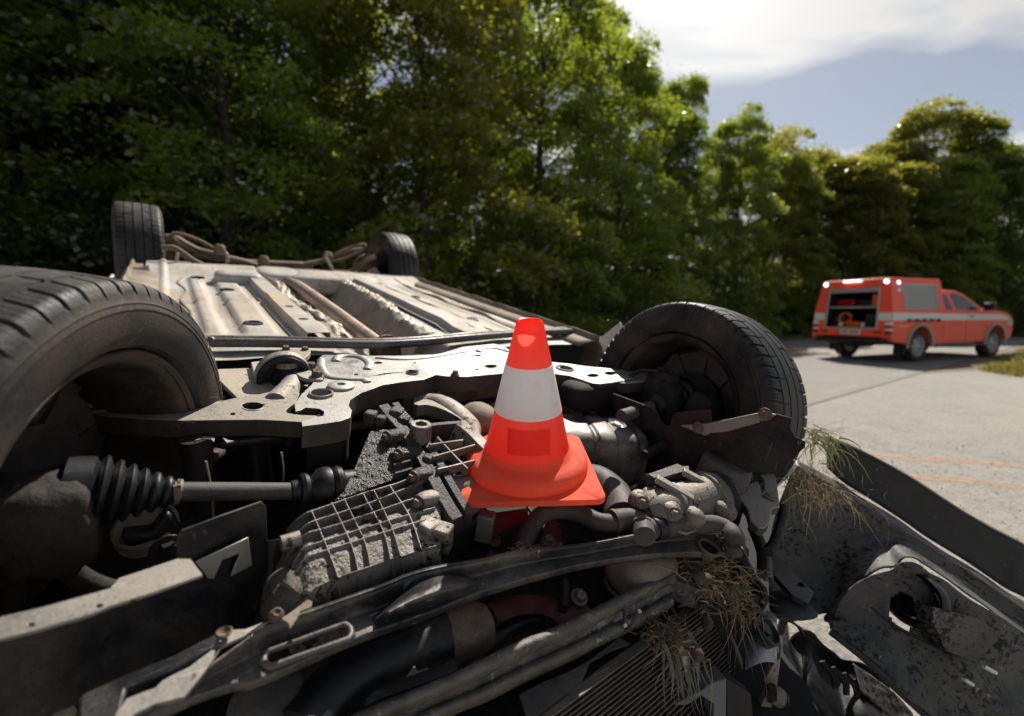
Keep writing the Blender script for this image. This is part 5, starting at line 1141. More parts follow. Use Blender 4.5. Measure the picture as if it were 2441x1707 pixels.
u2 = [(p.x, p.y) for p in even([Vector((x, y, 0)) for x, y in Z('6', (-300, 1750), (0, 1530), (300, 1340), (600, 1160))], 60)]; l2_ = [(p.x, p.y) for p in even([Vector((x, y, 0)) for x, y in Z('6', (-220, 1800), (60, 1610), (330, 1425), (615, 1240))], 60)]
def header2(a, b):
    x0, y0 = l2(u2, a); x1, y1 = l2(l2_, a); return P(x0 + (x1 - x0) * b, y0 + (y1 - y0) * b, -.255 - .02 * b + .010 * abs(math.sin(b * math.tau)))
solid(grid_mesh('condenser_header', header2, 60, 24, M_rad, CAR, sharp=60), .003)
nrow = 19; core = empty('radiator_core', parent=CAR); SH = None
def row_pt(k, t):
    f_ = k / (nrow - 1); x0, y0 = -220 + 800 * f_, 1800 + 60 * f_; x1, y1 = 960 + 150 * f_, 935 + 375 * f_
    return P(*Z('6', (x0 + (x1 - x0) * t, y0 + (y1 - y0) * t))[0], -.245 - .13 * f_)
rows_ = []
for k in range(nrow):
    a_, b_ = row_pt(k, 0), row_pt(k, 1); n_ = (row_pt(min(k + 1, nrow - 1), .5) - row_pt(max(k - 1, 0), .5)).normalized(); out_ = (b_ - a_).cross(n_).normalized()
    if out_.dot(_cc - a_) < 0: out_ = -out_
    rows_.append((a_, b_, n_, out_))
    bb_ = box_geo((a_ + b_) / 2 - out_ * .012, (b_ - a_).length, .0035, .026, (b_ - a_).normalized(), n_, out_); o = mesh('cooling_tube', *bb_, M_tube, core); bevel(o, .0012, 2)
parts = []
for k in range(nrow - 1):
    a0, b0, n0, o0 = rows_[k]; a1, b1, n1, o1 = rows_[k + 1]; m = 150; vs, fs = [], []
    for i in range(m + 1):
        t = i / m; p = a0.lerp(b0, t) if i % 2 else a1.lerp(b1, t); dent = .004 * noise2(t * 25, k * 1.7, 5)
        vs += [p - o0 * (.003 + dent), p - o0 * .022]
    for i in range(m): fs.append((2 * i, 2 * i + 1, 2 * i + 3, 2 * i + 2))
    parts.append((vs, fs))
v, f = join_geo(parts); fo = mesh('cooling_fins', v, f, M_fin, core, smooth=False); fo['kind'] = 'stuff'
plate('radiator_back', [row_pt(0, 0) - rows_[0][3] * .03, row_pt(0, 1) - rows_[0][3] * .03, row_pt(nrow - 1, 1) - rows_[-1][3] * .03, row_pt(nrow - 1, 0) - rows_[-1][3] * .03], M_engine, core, ext=-rows_[0][3] * .02, bev=0)
bar('radiator_side', row_pt(0, 1), row_pt(nrow - 1, 1), .03, .03, M_plastic, CAR)
tube('intake_duct', ZP('9', -.215, (330, 1750), (470, 1560), (620, 1400), (850, 1245), (1100, 1140), (1330, 1060), (1500, 1010)), .043, M_rubber, CAR, 24, 6)
axq = ZP('9', -.215, (1330, 1060), (1500, 1010)); lathe('duct_end', [(0, .0435), (.02, .047), (.05, .046), (.075, .036), (.085, .018), (.087, .001)], axq[0], axq[1] - axq[0], M_rust, CAR, 28)
pillow('front_bracket_lump', P(*Z('9', (120, 1540))[0], -.21), (.05, .045, .035), M_hose, .8)
tube('shroud_hose', ZP('i', -.24, (1150, 1150), (1350, 930), (1560, 730), (1800, 600), (2000, 560)), .014, M_rubber, CAR, 10, 6)
for q in (((1690, 420), (1690, 620)), ((1420, 380), (1480, 480))): tube('bay_stud', ZP('i', -.26, *q), .012, M_engine, CAR, 10, 2)

# ---- wiring and small pipes threaded through the bay
wr = random.Random(12); WM = [M_rubber, M_rubber, M_plastic, M_hose, M_red, M('blue_wire', (.02, .04, .10), .5)]
for i in range(26):
    u0, v0 = wr.uniform(-.5, .4), wr.uniform(-.36, .25); w0 = wr.uniform(-.26, -.15); pth = [Vector((u0, v0, w0))]
    d_ = Vector((wr.uniform(-1, 1), wr.uniform(-.6, .6), 0)).normalized()
    for k in range(4): d_ = (d_ + Vector((wr.gauss(0, .6), wr.gauss(0, .6), wr.gauss(0, .15)))).normalized(); pth.append(pth[-1] + d_ * .07)
    tube('wire', pth, wr.choice((.003, .004, .006, .008)), WM[i % 6], CAR, 7, 5)
for x, y, w_, r_ in ((1390, 1150, -.12, .012), (1180, 1290, -.17, .009), (1310, 1290, -.15, .012), (1560, 1265, -.13, .010), (700, 1180, -.08, .010), (1010, 1420, -.19, .010), (1380, 1425, -.19, .011)):
    hexbolt('bolt', P(x, y, w_), Vector((wr.uniform(-.3, .3), -.4, 1)), r_, r_ * 1.4, M_bolt, CAR)

# ---- dark sheets added as shade, so gaps towards the ground read black
plate('bay_shade_sheet', [P(x, y, -.46) for x, y in ((1300, 1420), (1600, 1290), (1760, 1180), (1850, 1190), (1862, 1300), (1850, 1420), (1836, 1500), (1870, 1560), (1930, 1640), (1960, 1720), (1940, 1820), (1300, 1820))], M_engine, CAR, ext=(0, 0, -.006), bev=0)
grid_mesh('bay_shade_wall', lambda a, b: Vector((.60 + .02 * math.sin(a * 7), -.34 + .5 * a, -.10 - .36 * b)), 10, 8, M_engine, CAR)

# ---- headlamp and torn front corner
def lens(a, b):
    x = 1165 + 185 * a; y0 = 1010 + 60 * abs(a - .6); y1 = 1340 - 40 * a; q = P(*Z('6', (x, y0 + (y1 - y0) * b))[0], -.33); return q + Vector((0, 0, .04 * math.sin(math.pi * a) * math.sin(math.pi * (b * .8 + .1))))
grid_mesh('headlamp_shell', lens, 24, 24, M('headlamp_grey', (.34, .37, .42), .22, 0, dust=(.2, .19, .18), amt=.3, sc=10, bump=.03), CAR)
lathe('lamp_socket', [(-.01, .033), (.012, .034), (.014, .030), (.005, .026), (.004, .014), (.012, .012), (.012, .001)], P(*Z('j', (715, 735))[0], -.275), Vector((.2, -.5, .9)), M_rubber, CAR, 28)
plate('bracket_blade', [Pd(*q, 1.0) for q in Z('j', (905, 1010), (885, 1160), (870, 1270), (840, 1370), (800, 1560), (690, 1700), (700, 1500), (775, 1340), (735, 1245), (820, 1090))], M_arm, CAR, ext=Vector((.01, .012, -.004)), bev=.002)
tube('bracket_bush', [Pd(*q, .97) for q in Z('j', (800, 1370), (860, 1400), (905, 1440))], .019, M_alu, CAR, 20, 3)
lathe('bush_mouth', [(.0, .020), (.003, .018), (.001, .011), (-.008, .010), (-.008, .001)], Pd(*Z('j', (907, 1441))[0], .968), Pd(907 / 4.26 + 1650, 1441 / 4.26 + 1330, .968) - Pd(800 / 4.26 + 1650, 1370 / 4.26 + 1330, .97), M_dark, CAR, 20)
tube('bracket_rod', [Pd(*q, 1.0) for q in Z('j', (895, 780), (900, 900), (900, 1000))], .004, M_arm, CAR, 8, 2)
plate('crash_bracket', [Pd(*q, .86) for q in Z('j', (-200, 1500), (110, 1340), (200, 1270), (350, 1230), (345, 1650), (215, 1650), (215, 1480), (90, 1400), (-60, 1500))], M('grey_bracket', (.15, .16, .18), .45, .3, dust=(.2, .19, .18), amt=.3, sc=12), CAR, ext=Vector((.02, .03, -.01)), bev=.002)
plate('crash_bracket', [Pd(*q, .90) for q in Z('j', (350, 1235), (450, 1290), (600, 1400), (620, 1650), (350, 1650))], M_plastic, CAR, ext=Vector((.01, .02, 0)), bev=.002)
# ------------------------------------------------------------------ traffic cone standing on the engine
def cone_mat(name, col, tr, trans=.5, dirt=None, rough=.35):
    m, t, b, out = mat_base(name); co = N(t, 'ShaderNodeTexCoord').outputs['Object']
    c = mixc(t, mathn(t, 'MULTIPLY', ramp(t, noise(t, co, 16, 6, .7, .3), .52, .75), .5), (*col, 1), (*(dirt or tuple(x * .75 for x in col)), 1))
    mpg = N(t, 'ShaderNodeMapping'); mpg.inputs['Scale'].default_value = (26, 26, 2.2); t.links.new(co, mpg.inputs[0])
    c = mixc(t, mathn(t, 'MULTIPLY', ramp(t, noise(t, mpg.outputs[0], 1, 5, .7), .56, .74), .55), c, (*(dirt or tuple(x * .7 for x in col)), 1))
    t.links.new(c, b.inputs['Base Color']); b.inputs['Roughness'].default_value = rough
    tl = N(t, 'ShaderNodeBsdfTranslucent'); tl.inputs[0].default_value = (*tr, 1); mx = N(t, 'ShaderNodeMixShader'); mx.inputs[0].default_value = trans
    t.links.new(b.outputs[0], mx.inputs[1]); t.links.new(tl.outputs[0], mx.inputs[2]); t.links.new(mx.outputs[0], out.inputs[0]); return m
M_cone = cone_mat('cone_orange', (.96, .095, .065), (1.0, .135, .095), .68, (.93, .24, .17))
M_foot = cone_mat('cone_foot_orange', (.97, .15, .070), (1.0, .18, .09), .38, (.97, .32, .18), .8)
M_band = cone_mat('cone_reflective_band', (.88, .88, .88), (.62, .95, .98), .50, (.56, .53, .51), .4)
M_label_shade = cone_mat('cone_label_shadow', (.93, .082, .056), (.95, .112, .078), .66, (.9, .20, .14))
def make_cone(name, Mx, sc=1.0):
    e = bpy.data.objects.new(name, None); COL.objects.link(e); e.matrix_world = Mx @ Matrix.Scale(sc, 4); e.empty_display_size = .1
    a = .146; r = .022; loop = []
    for cx_, cy_, a0 in ((a - r, a - r, 0), (-a + r, a - r, 90), (-a + r, -a + r, 180), (a - r, -a + r, 270)):
        for i in range(7): q = R(a0 + 15 * i); loop.append((cx_ + r * math.cos(q), cy_ + r * math.sin(q)))
    nn = len(loop); ring = []; 
    for x, y in loop:
        q = math.atan2(y, x); ring.append((.135 * math.cos(q), .135 * math.sin(q)))
    vs, fs = [], []
    lay = [(loop, 0, 0), (loop, .004, 1), (loop, .011, .4), (loop, .012, -.5)]
    for L, z, k in lay:
        for x, y in L:
            f_ = 1 + .006 * k; vs.append((x * f_, y * f_, z + .004 * noise2(x * 20, y * 20, 1) * 0))
    for x, y in ring: vs.append((x, y, .013))
    for z in range(4):
        for i in range(nn): j = (i + 1) % nn; fs.append((z * nn + i, z * nn + j, (z + 1) * nn + j, (z + 1) * nn + i))
    fs.append(tuple(range(nn))[::-1]); ft = mesh('foot', vs, fs, M_foot, e, 45)
    H = .342
    def rad(z): return .0925 + (.0272 - .0925) * (z - .060) / (H - .060)
    col = [(.012, .1355), (.022, .136), (.033, .1335), (.041, .127), (.045, .117), (.047, .106), (.052, .0985), (.060, .0925)]
    lathe('collar', col, (0, 0, 0), (0, 0, 1), M_foot, e, 72, 50)
    z1, z2 = .1468, .2493
    for nm, za_, zb_, mt, ofs in (('lower_shell', .060, z1, M_cone, 0), ('reflective_band', z1, z2, M_band, .0012), ('upper_shell', z2, H - .006, M_cone, 0)):
        pr = [(za_ + (zb_ - za_) * i / 8, rad(za_ + (zb_ - za_) * i / 8) + ofs) for i in range(9)]
        if ofs: pr = [(za_, rad(za_))] + pr + [(zb_, rad(zb_))]
        if nm == 'upper_shell': pr += [(H - .002, rad(H) - .001), (H, rad(H) - .003), (H - .001, rad(H) - .006), (H - .015, rad(H) - .006)]
        lathe(nm, pr, (0, 0, 0), (0, 0, 1), mt, e, 72, 50)
    return e, rad
cen = Vector((-.006, -.1075, -.052))
CM = Matrix.Translation((.0333, 1.0015, .7732)) @ Matrix.Rotation(.1854, 4, 'X') @ Matrix.Rotation(.0104, 4, 'Y') @ Matrix.Rotation(.0602, 4, 'Z')
cone, crad = make_cone('traffic_cone', CM)
tag(cone, 'orange traffic cone with one white band standing on the engine of the overturned car', 'traffic cone')
# shadow of a label behind, painted as a darker square towards the camera
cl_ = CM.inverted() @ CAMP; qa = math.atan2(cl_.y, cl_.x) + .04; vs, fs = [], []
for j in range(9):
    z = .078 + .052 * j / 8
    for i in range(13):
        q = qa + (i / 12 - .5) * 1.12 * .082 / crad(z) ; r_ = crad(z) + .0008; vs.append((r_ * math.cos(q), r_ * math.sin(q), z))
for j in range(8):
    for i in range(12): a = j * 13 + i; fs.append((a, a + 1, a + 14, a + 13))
mesh('label_shadow', vs, fs, M_label_shade, cone, 60)
c2, _ = make_cone('traffic_cone', Matrix.Translation(G(2452, 838) + Vector((0, 0, .004))) @ Matrix.Rotation(.4, 4, 'Z'))
tag(c2, 'second orange traffic cone far off at the right edge of the picture, beside the verge', 'traffic cone')

# ------------------------------------------------------------------ torn-off front bumper, seen from inside
BUM = empty('torn_bumper', (0, 0, 0)); tag(BUM, 'torn front bumper hanging beside the wreck, inside showing mud-spattered grey plastic and long black lip', 'bumper')
def DL(pts, d0, d1): return [D(x, y, d0 + (d1 - d0) * i / max(len(pts) - 1, 1)) for i, (x, y) in enumerate(Z('7', *pts))]
def ruled(name, top, bot, nu, nv, mat, parent, bulge=None, th=.004, ns=0.0, skip=None):
    T, B_ = even(catmull(top, 5), nu), even(catmull(bot, 5), nu)
    def fn(a, b):
        i = min(int(round(a * nu)), nu); p = T[i].lerp(B_[i], b)
        if bulge: p = p + bulge(a, b)
        return p + Vector((0, ns * noise2(a * 14, b * 5, 3), ns * noise2(a * 11, b * 7, 8)))
    o = grid_mesh(name, fn, nu, nv, mat, parent, sharp=60, skip=skip); solid(o, th, 0); return o
ruled('black_lip', DL([(480, 205), (560, 232), (720, 310), (900, 410), (1100, 542), (1300, 660), (1466, 745), (1800, 930)], 1.46, 1.40), DL([(470, 350), (560, 430), (660, 492), (830, 600), (1000, 718), (1200, 840), (1366, 955), (1466, 1005), (1800, 1190)], 1.47, 1.36), 60, 8, M_plastic, BUM, lambda a, b: Vector((0, .006 * math.sin(b * math.pi), 0)), .006, .001)
ruled('lip_edge', DL([(470, 200), (560, 226), (720, 303), (900, 402), (1100, 534), (1300, 652), (1466, 737), (1800, 922)], 1.50, 1.44), DL([(480, 205), (560, 232), (720, 310), (900, 410), (1100, 542), (1300, 660), (1466, 745), (1800, 930)], 1.46, 1.40), 60, 3, M_rust, BUM, None, .008, .001)
ruled('seam_strip', DL([(310, 312), (480, 400), (560, 440), (640, 500), (830, 615), (1000, 735), (1200, 858), (1366, 972), (1466, 1025), (1800, 1215)], 1.42, 1.29), DL([(310, 345), (470, 430), (640, 535), (830, 655), (1050, 795), (1250, 920), (1466, 1075), (1800, 1290)], 1.39, 1.26), 60, 4, M_beam, BUM, None, .004, .0025)
def big_skip(a, b): return False
ruled('bumper_skin', DL([(300, 340), (470, 430), (640, 535), (830, 655), (1050, 795), (1250, 920), (1466, 1075), (1800, 1290)], 1.39, 1.26), DL([(180, 1100), (300, 1122), (430, 1092), (528, 1062), (585, 968), (650, 910), (740, 852), (820, 842), (855, 805), (920, 812), (1010, 870), (1150, 960), (1466, 1190), (1800, 1420)], 1.27, 1.16), 80, 30, M_skin, BUM, lambda a, b: Vector((.0, .05 * math.sin(b * math.pi), -.01 * math.sin(b * 3))), .004, .004)
def fog(a, b):
    return ((a - .37) / .052) ** 2 + ((b - .42) / .135) ** 2 < 1
ruled('bumper_skin', DL([(512, 1120), (530, 1040), (565, 985), (625, 935), (705, 892), (790, 872), (840, 835), (920, 835), (1000, 885), (1060, 915), (1200, 1015), (1466, 1190), (1800, 1420)], 1.22, 1.14), DL([(500, 1185), (600, 1262), (700, 1345), (780, 1420), (850, 1490), (1000, 1625), (1200, 1800), (1500, 1990)], 1.17, 1.05), 90, 44, M_skin, BUM, lambda a, b: Vector((0, .035 * math.sin(b * math.pi) - .03 * math.exp(-((b - .55) / .12) ** 2) * smst(.4, .6, a), .012 * math.sin(b * 9) * .5)), .004, .005, fog)
fc = D(*Z('7', (905, 1010))[0], 1.165); fax = (CAMP - fc).normalized() * .6 + Vector((-.45, 0, .25))
lathe('fog_lamp_ring', [(-.035, .044), (-.01, .050), (.004, .056), (.010, .060), (.002, .066), (-.02, .068)], fc, fax, M_plastic, BUM, 36)
lathe('fog_lamp_tube', [(-.06, .001), (-.06, .036), (-.02, .044), (.0, .045)], fc, fax, M_engine, BUM, 32)
plate('bumper_pad', [D(x, y, 1.10) for x, y in Z('7', (1000, 1130), (1035, 1060), (1090, 1075), (1262, 1122), (1330, 1225), (1222, 1335), (1130, 1300), (1068, 1270), (1030, 1180))], M_skin, BUM, ext=Vector((0, .045, -.02)), bev=.004)
for pts in ([(1170, 1415), (1220, 1445), (1215, 1460), (1172, 1432)], [(1275, 1350), (1338, 1385), (1330, 1400), (1270, 1365)]):
    plate('clip_slot', [D(x, y, 1.075) for x, y in Z('7', *pts)], M_white, BUM, ext=Vector((0, .01, -.005)), bev=.001)
tube('rubber_edge', DL([(485, 1178), (560, 1235), (700, 1350), (850, 1495), (1000, 1630), (1200, 1810)], 1.165, 1.07), .009, M_rubber, BUM, 10, 6)
tube('crack_line', DL([(690, 1050), (760, 1110), (850, 1170), (930, 1210), (1060, 1270)], 1.15, 1.12), .004, M_plastic, BUM, 6, 5)
plate('torn_white_edge', [D(x, y, 1.34) for x, y in Z('7', (212, 440), (285, 318), (318, 345), (300, 372), (240, 430), (218, 450))], M_white, BUM, ext=Vector((.0, .02, -.01)), bev=.001)

# ------------------------------------------------------------------ broken black grille on the ground
GRL = empty('broken_grille', tuple(G(1900, 1600))); tag(GRL, 'broken black plastic grille fragment lying on the asphalt between radiator and torn bumper', 'car debris')
gi = Matrix.Translation(-Vector(GRL.location))
def gl(pts, d): return [gi @ D(x, y, d) for x, y in Z('7', *pts)]
def gr2(top, bot, dt, db, name, mat, **kw):
    return ruled(name, [gi @ p for p in DL(top, *dt)], [gi @ p for p in DL(bot, *db)], 40, 14, mat, GRL, **kw)
gr2([(285, 1300), (300, 1235), (350, 1200), (400, 1188), (440, 1218), (510, 1255), (545, 1300), (600, 1345), (640, 1362), (700, 1400), (780, 1440), (880, 1560), (960, 1660)], [(300, 1560), (380, 1600), (420, 1620), (470, 1660), (520, 1690), (560, 1700), (620, 1710), (700, 1720), (760, 1730), (860, 1740)], (1.34, 1.30), (1.22, 1.18), 'grille_shell', M_plastic, bulge=lambda a, b: Vector((0, .03 * math.sin(b * 7), .02 * math.sin(a * 14))), th=.005, ns=.003)
for i in range(5):
    x0 = 430 + 55 * i; gr2([(x0, 1330 + 30 * i), (x0 + 60, 1400 + 30 * i), (x0 + 70, 1470 + 30 * i)], [(x0 + 25, 1325 + 30 * i), (x0 + 90, 1395 + 30 * i), (x0 + 95, 1470 + 30 * i)], (1.27, 1.24), (1.27, 1.24), 'grille_bar', M_plastic, th=.008)
gr2([(258, 1240), (300, 1330), (335, 1440), (340, 1500)], [(240, 1260), (262, 1330), (300, 1420), (320, 1540)], (1.25, 1.2), (1.25, 1.2), 'grille_blade', M('blade_grey', (.07, .08, .095), .35), th=.005)
gr2([(600, 1340), (720, 1420), (820, 1500), (900, 1590)], [(640, 1480), (740, 1570), (840, 1650), (920, 1720)], (1.29, 1.26), (1.24, 1.22), 'grille_edge', M_skin, th=.004, ns=.001)
tube('torn_wire', [gi @ p for p in DL([(250, 1120), (290, 1130), (330, 1160), (350, 1200)], 1.3, 1.32)], .004, M_rubber, GRL, 6, 5)
for i in range(4): tube('torn_wire', [gi @ p for p in DL([(300, 1135), (325 + 8 * i, 1165), (335 + 16 * i, 1195)], 1.3, 1.33)], .0015, M_rubber, GRL, 5, 4)
plate('grille_strap', gl([(240, 1105), (280, 1115), (255, 1180), (232, 1220), (225, 1195)], 1.28), M_plastic, GRL, ext=Vector((0, .01, 0)), bev=.001)

# ------------------------------------------------------------------ grass and roots torn up in the crash
def blade_mat(name, a, b): 
    m, t, p, out = mat_base(name); g = N(t, 'ShaderNodeNewGeometry'); t.links.new(ramp(t, g.outputs['Random Per Island'], 0, 1, (*a, 1), (*b, 1)), p.inputs['Base Color']); p.inputs['Roughness'].default_value = .6
    tl = N(t, 'ShaderNodeBsdfTranslucent'); tl.inputs[0].default_value = (*b, 1); mx = N(t, 'ShaderNodeMixShader'); mx.inputs[0].default_value = .3
    t.links.new(p.outputs[0], mx.inputs[1]); t.links.new(tl.outputs[0], mx.inputs[2]); t.links.new(mx.outputs[0], out.inputs[0]); return m
M_bl_g = blade_mat('torn_grass_green', (.10, .13, .035), (.34, .33, .16)); M_bl_d = blade_mat('dry_straw', (.24, .16, .085), (.48, .36, .20)); M_root = blade_mat('muddy_roots', (.08, .055, .036), (.32, .22, .13))
def blades(c, n, L, spread, droop, wid, seed, base=.02, dirs=None, curl=.3):
    rg = random.Random(seed); parts = []
    for i in range(n):
        q = rg.uniform(0, math.tau); d = Vector((math.cos(q) * spread, math.sin(q) * spread, rg.uniform(.2, 1))) if dirs is None else Vector(dirs) + Vector((rg.gauss(0, spread), rg.gauss(0, spread), rg.gauss(0, spread)))
        d.normalize(); l = L * rg.uniform(.35, 1.1); p = Vector(c) + Vector((rg.gauss(0, base), rg.gauss(0, base), rg.gauss(0, base * .6))); path = [p]; 
        for k in range(6):
            d = (d + Vector((rg.gauss(0, curl) * .5, rg.gauss(0, curl) * .5, -droop * .33))).normalized(); p = p + d * l / 6; path.append(p)
        w = wid * rg.uniform(.5, 1.2); vs, fs = [], []
        for k, x in enumerate(path):
            t = (path[min(k + 1, 6)] - path[max(k - 1, 0)]).normalized(); s = t.cross(Vector((rg.gauss(0, .1), -1, .3))).normalized() * w * (1 - k / 6.6) * .5; vs += [x - s, x + s]
        for k in range(6): fs.append((2 * k, 2 * k + 1, 2 * k + 3, 2 * k + 2))
        parts.append((vs, fs))
    return join_geo(parts)
def tuft(name, label, layers):
    e = empty(name, tuple(layers[0][1][0])); tag(e, label, 'grass'); off = Vector(e.location)
    for nm, args, kw, mt in layers:
        a = list(args); a[0] = Vector(a[0]) - off
        if nm == 'mud_clod':                              # (centre, how many, spread, size, seed)
            rg = random.Random(a[4])
            for i in range(a[1]):
                c = a[0] + Vector((rg.gauss(0, a[2]), rg.gauss(0, a[2]), rg.gauss(0, a[2] * .5))); q = pillow('mud_clod', c, tuple(a[3] * rg.uniform(.5, 1.1) for _ in range(3)), M_mud, .9, 10); q.parent = e
            continue
        v, f = blades(*a, **kw); o = mesh(nm, v, f, mt, e, smooth=True, recalc=False); o['kind'] = 'stuff'
    return e
t0 = D(*Z('7', (440, 200))[0], 1.33)
tuft('grass_tuft', 'tuft of green and straw grass hanging over the black bumper lip by the front wheel', [
    ('grass_blades', (t0, 60, .13, .30, .9, .0045, 1), dict(dirs=(.05, -.25, -.1), base=.02, curl=.4), M_bl_g),
    ('grass_blades', (t0 + Vector((0, 0, .01)), 26, .08, .9, .5, .003, 2), dict(base=.02, curl=.5), M_bl_g),
    ('dry_stems', (t0, 18, .11, .8, .35, .0022, 3), dict(base=.018, curl=.6), M_bl_d)])
t1 = D(*Z('7', (420, 440))[0], 1.27)
tuft('grass_tuft', 'tangle of dead brown grass and a few green blades on the torn wing corner', [
    ('dry_stems', (t1, 200, .075, .6, .7, .0022, 5), dict(dirs=(.1, -.3, -.1), base=.045, curl=.8), M_root),
    ('grass_blades', (t1 + Vector((-.06, 0, .02)), 22, .18, .35, .9, .003, 6), dict(dirs=(-.05, -.2, -.4), base=.03, curl=.4), M_bl_g),
    ('dry_stems', (t1 + Vector((.04, 0, -.02)), 30, .14, .4, .8, .0018, 7), dict(dirs=(.1, -.2, -.6), base=.03, curl=.5), M_bl_d)])
t2 = CARM @ P(*Z('6', (960, 810))[0], -.19)
tuft('grass_tuft', 'clump of muddy roots and straw jammed between crossmember and radiator', [
    ('root_mat', (t2, 620, .045, .8, .4, .0028, 8), dict(base=.040, curl=1.2), M_root), ('mud_clod', (t2 - Vector((0, 0, .01)), 16, .034, .017, 31), {}, None),
    ('dry_stems', (t2 + Vector((0, -.01, .01)), 34, .10, .7, .6, .0026, 9), dict(base=.03, curl=.5), M_bl_d),
    ('grass_blades', (t2 + Vector((.03, 0, .02)), 14, .16, .6, .6, .003, 10), dict(dirs=(.6, -.4, -.1), base=.03, curl=.4), M_bl_g)])
t3 = CARM @ P(*Z('6', (715, 1150))[0], -.235)
tuft('grass_tuft', 'ragged bundle of pale fibres and roots hanging in front of the radiator fins', [
    ('root_mat', (t3, 260, .04, .7, .5, .0026, 11), dict(base=.020, curl=1.2), M_root), ('mud_clod', (t3, 9, .020, .013, 32), {}, None),
    ('grass_blades', (t3 + Vector((.01, -.02, 0)), 46, .10, .16, .5, .007, 12), dict(dirs=(.12, -.35, -.9), base=.014, curl=.35), blade_mat('pale_fibre', (.12, .11, .08), (.26, .24, .18))),
    ('dry_stems', (t3, 10, .18, .3, .4, .0024, 13), dict(dirs=(.1, -.4, -.8), base=.02, curl=.3), M_bl_d)])
t4 = CARM @ P(*Z('6', (1130, 960))[0], -.24)
tuft('grass_tuft', 'small knot of brown roots beside the headlamp shell at the radiator end', [
    ('root_mat', (t4, 220, .04, .7, .5, .0024, 14), dict(base=.022, curl=1.2), M_root), ('mud_clod', (t4, 7, .018, .013, 33), {}, None),
    ('dry_stems', (t4, 26, .15, .45, .5, .0018, 15), dict(dirs=(.2, -.3, -.8), base=.02, curl=.4), M_bl_d)])
t5 = CARM @ P(*Z('e', (520, 870))[0], -.09)
tuft('grass_tuft', 'little pinch of dry roots on the crossmember under the cone foot', [('root_mat', (t5, 70, .025, .9, .4, .0013, 16), dict(base=.008, curl=1.0), M_root)])
t6 = CARM @ P(*Z('3', (215, 500))[0], .058)
tuft('grass_tuft', 'few hair-thin dry stems lying on the pale control arm', [('dry_stems', (t6, 16, .06, 1.2, .6, .0012, 17), dict(base=.025, curl=1.0), M_root)])
t7 = CARM @ P(*Z('6', (1060, 560))[0], -.10)
tuft('grass_tuft', 'bit of green moss and roots at the right end of the crossmember', [('root_mat', (t7, 90, .035, .9, .6, .0014, 18), dict(base=.014, curl=1.0), M_root), ('grass_blades', (t7 + Vector((0, 0, .005)), 26, .03, .9, .4, .002, 19), dict(base=.014, curl=.8), M_bl_g)])
# ------------------------------------------------------------------ rescue truck
TR0 = Vector((9.66, 10.95, 0)); TH = math.atan2(1.2, 3.05)
TRUCK = empty('rescue_truck', (0, 0, 0)); TRUCK.matrix_world = Matrix.Translation(TR0) @ Matrix.Rotation(TH, 4, 'Z') @ Matrix.Translation((0, .76, 0))
tag(TRUCK, 'orange-red rescue pickup truck with white stripe, open rear hatch and grey roller shutter', 'truck')
def paintm(name, c, rough=.28, coat=.4, dust=0.0):
    m, t, b, out = mat_base(name); co = N(t, 'ShaderNodeTexCoord').outputs['Object']
    t.links.new(mixc(t, mathn(t, 'MULTIPLY', ramp(t, noise(t, co, 3, 5, .6), .4, .7), .25), (*c, 1), (*tuple(x * .85 for x in c), 1)), b.inputs['Base Color']); b.inputs['Roughness'].default_value = rough; b.inputs['Coat Weight'].default_value = coat; return m
M_tred = paintm('rescue_red', (1.0, .115, .058), .5, .05); M_twht = paintm('stripe_white', (.78, .77, .74), .45, .1); M_tgry = paintm('shutter_grey', (.40, .41, .37), .5, 0); M_tblk = paintm('trim_black', (.012, .012, .014), .5, 0)
M_tdark = paintm('interior_dark', (.02, .021, .025), .6, 0); M_tflare = paintm('arch_grey', (.36, .33, .29), .5, 0); M_tglass = paintm('glass', (.012, .018, .018), .12, .2); M_talu = paintm('alloy', (.40, .40, .41), .35, 0)
M_tred2 = paintm('lamp_red', (.30, .01, .012), .2, .5); M_tor = paintm('kit_orange', (.75, .14, .02), .5, 0)
def emis(name, col, s):
    m, t, b, out = mat_base(name); b.inputs['Emission Color'].default_value = (*col, 1); b.inputs['Emission Strength'].default_value = s; b.inputs['Base Color'].default_value = (*col, 1); return m
M_lit = emis('lit_beacon', (.55, .72, 1.0), 4); M_litw = emis('lit_work_lamp', (.90, .93, 1.0), 3.5)
def T(name, vs, fs, mat, par=None, bev=.01, sharp=35):
    o = mesh(name, vs, fs, mat, par or TRUCK, sharp)
    if bev: bevel(o, bev, 2)
    return o
def tbox(name, x0, x1, y0, y1, z0, z1, mat, par=None, bev=.01): v, f = box_geo(((x0 + x1) / 2, (y0 + y1) / 2, (z0 + z1) / 2), x1 - x0, y1 - y0, z1 - z0); return T(name, v, f, mat, par, bev)
XR, XB, XF = -1.12, .90, 4.10; HW = .90
def prism(name, poly, y0, y1, mat, par=None, bev=.012, tum=None):
    """side outline (x, z) carried across the truck; tum narrows it towards the top"""
    n = len(poly); vs = [Vector((x, (y1 if tum is None else y1 - tum(z)), z)) for x, z in poly] + [Vector((x, (y0 if tum is None else y0 + tum(z)), z)) for x, z in poly]
    tri = geometry.tessellate_polygon([[Vector((x, z, 0)) for x, z in poly]]); fs = [tuple(t) for t in tri] + [tuple(n + i for i in reversed(t)) for t in tri] + [(i, (i + 1) % n, n + (i + 1) % n, n + i) for i in range(n)]
    return T(name, vs, fs, mat, par, bev)
def arc(cx_, cz, r, a0, a1, n=16): return [(cx_ + r * math.cos(R(a0 + (a1 - a0) * i / n)), cz + r * math.sin(R(a0 + (a1 - a0) * i / n))) for i in range(n + 1)]
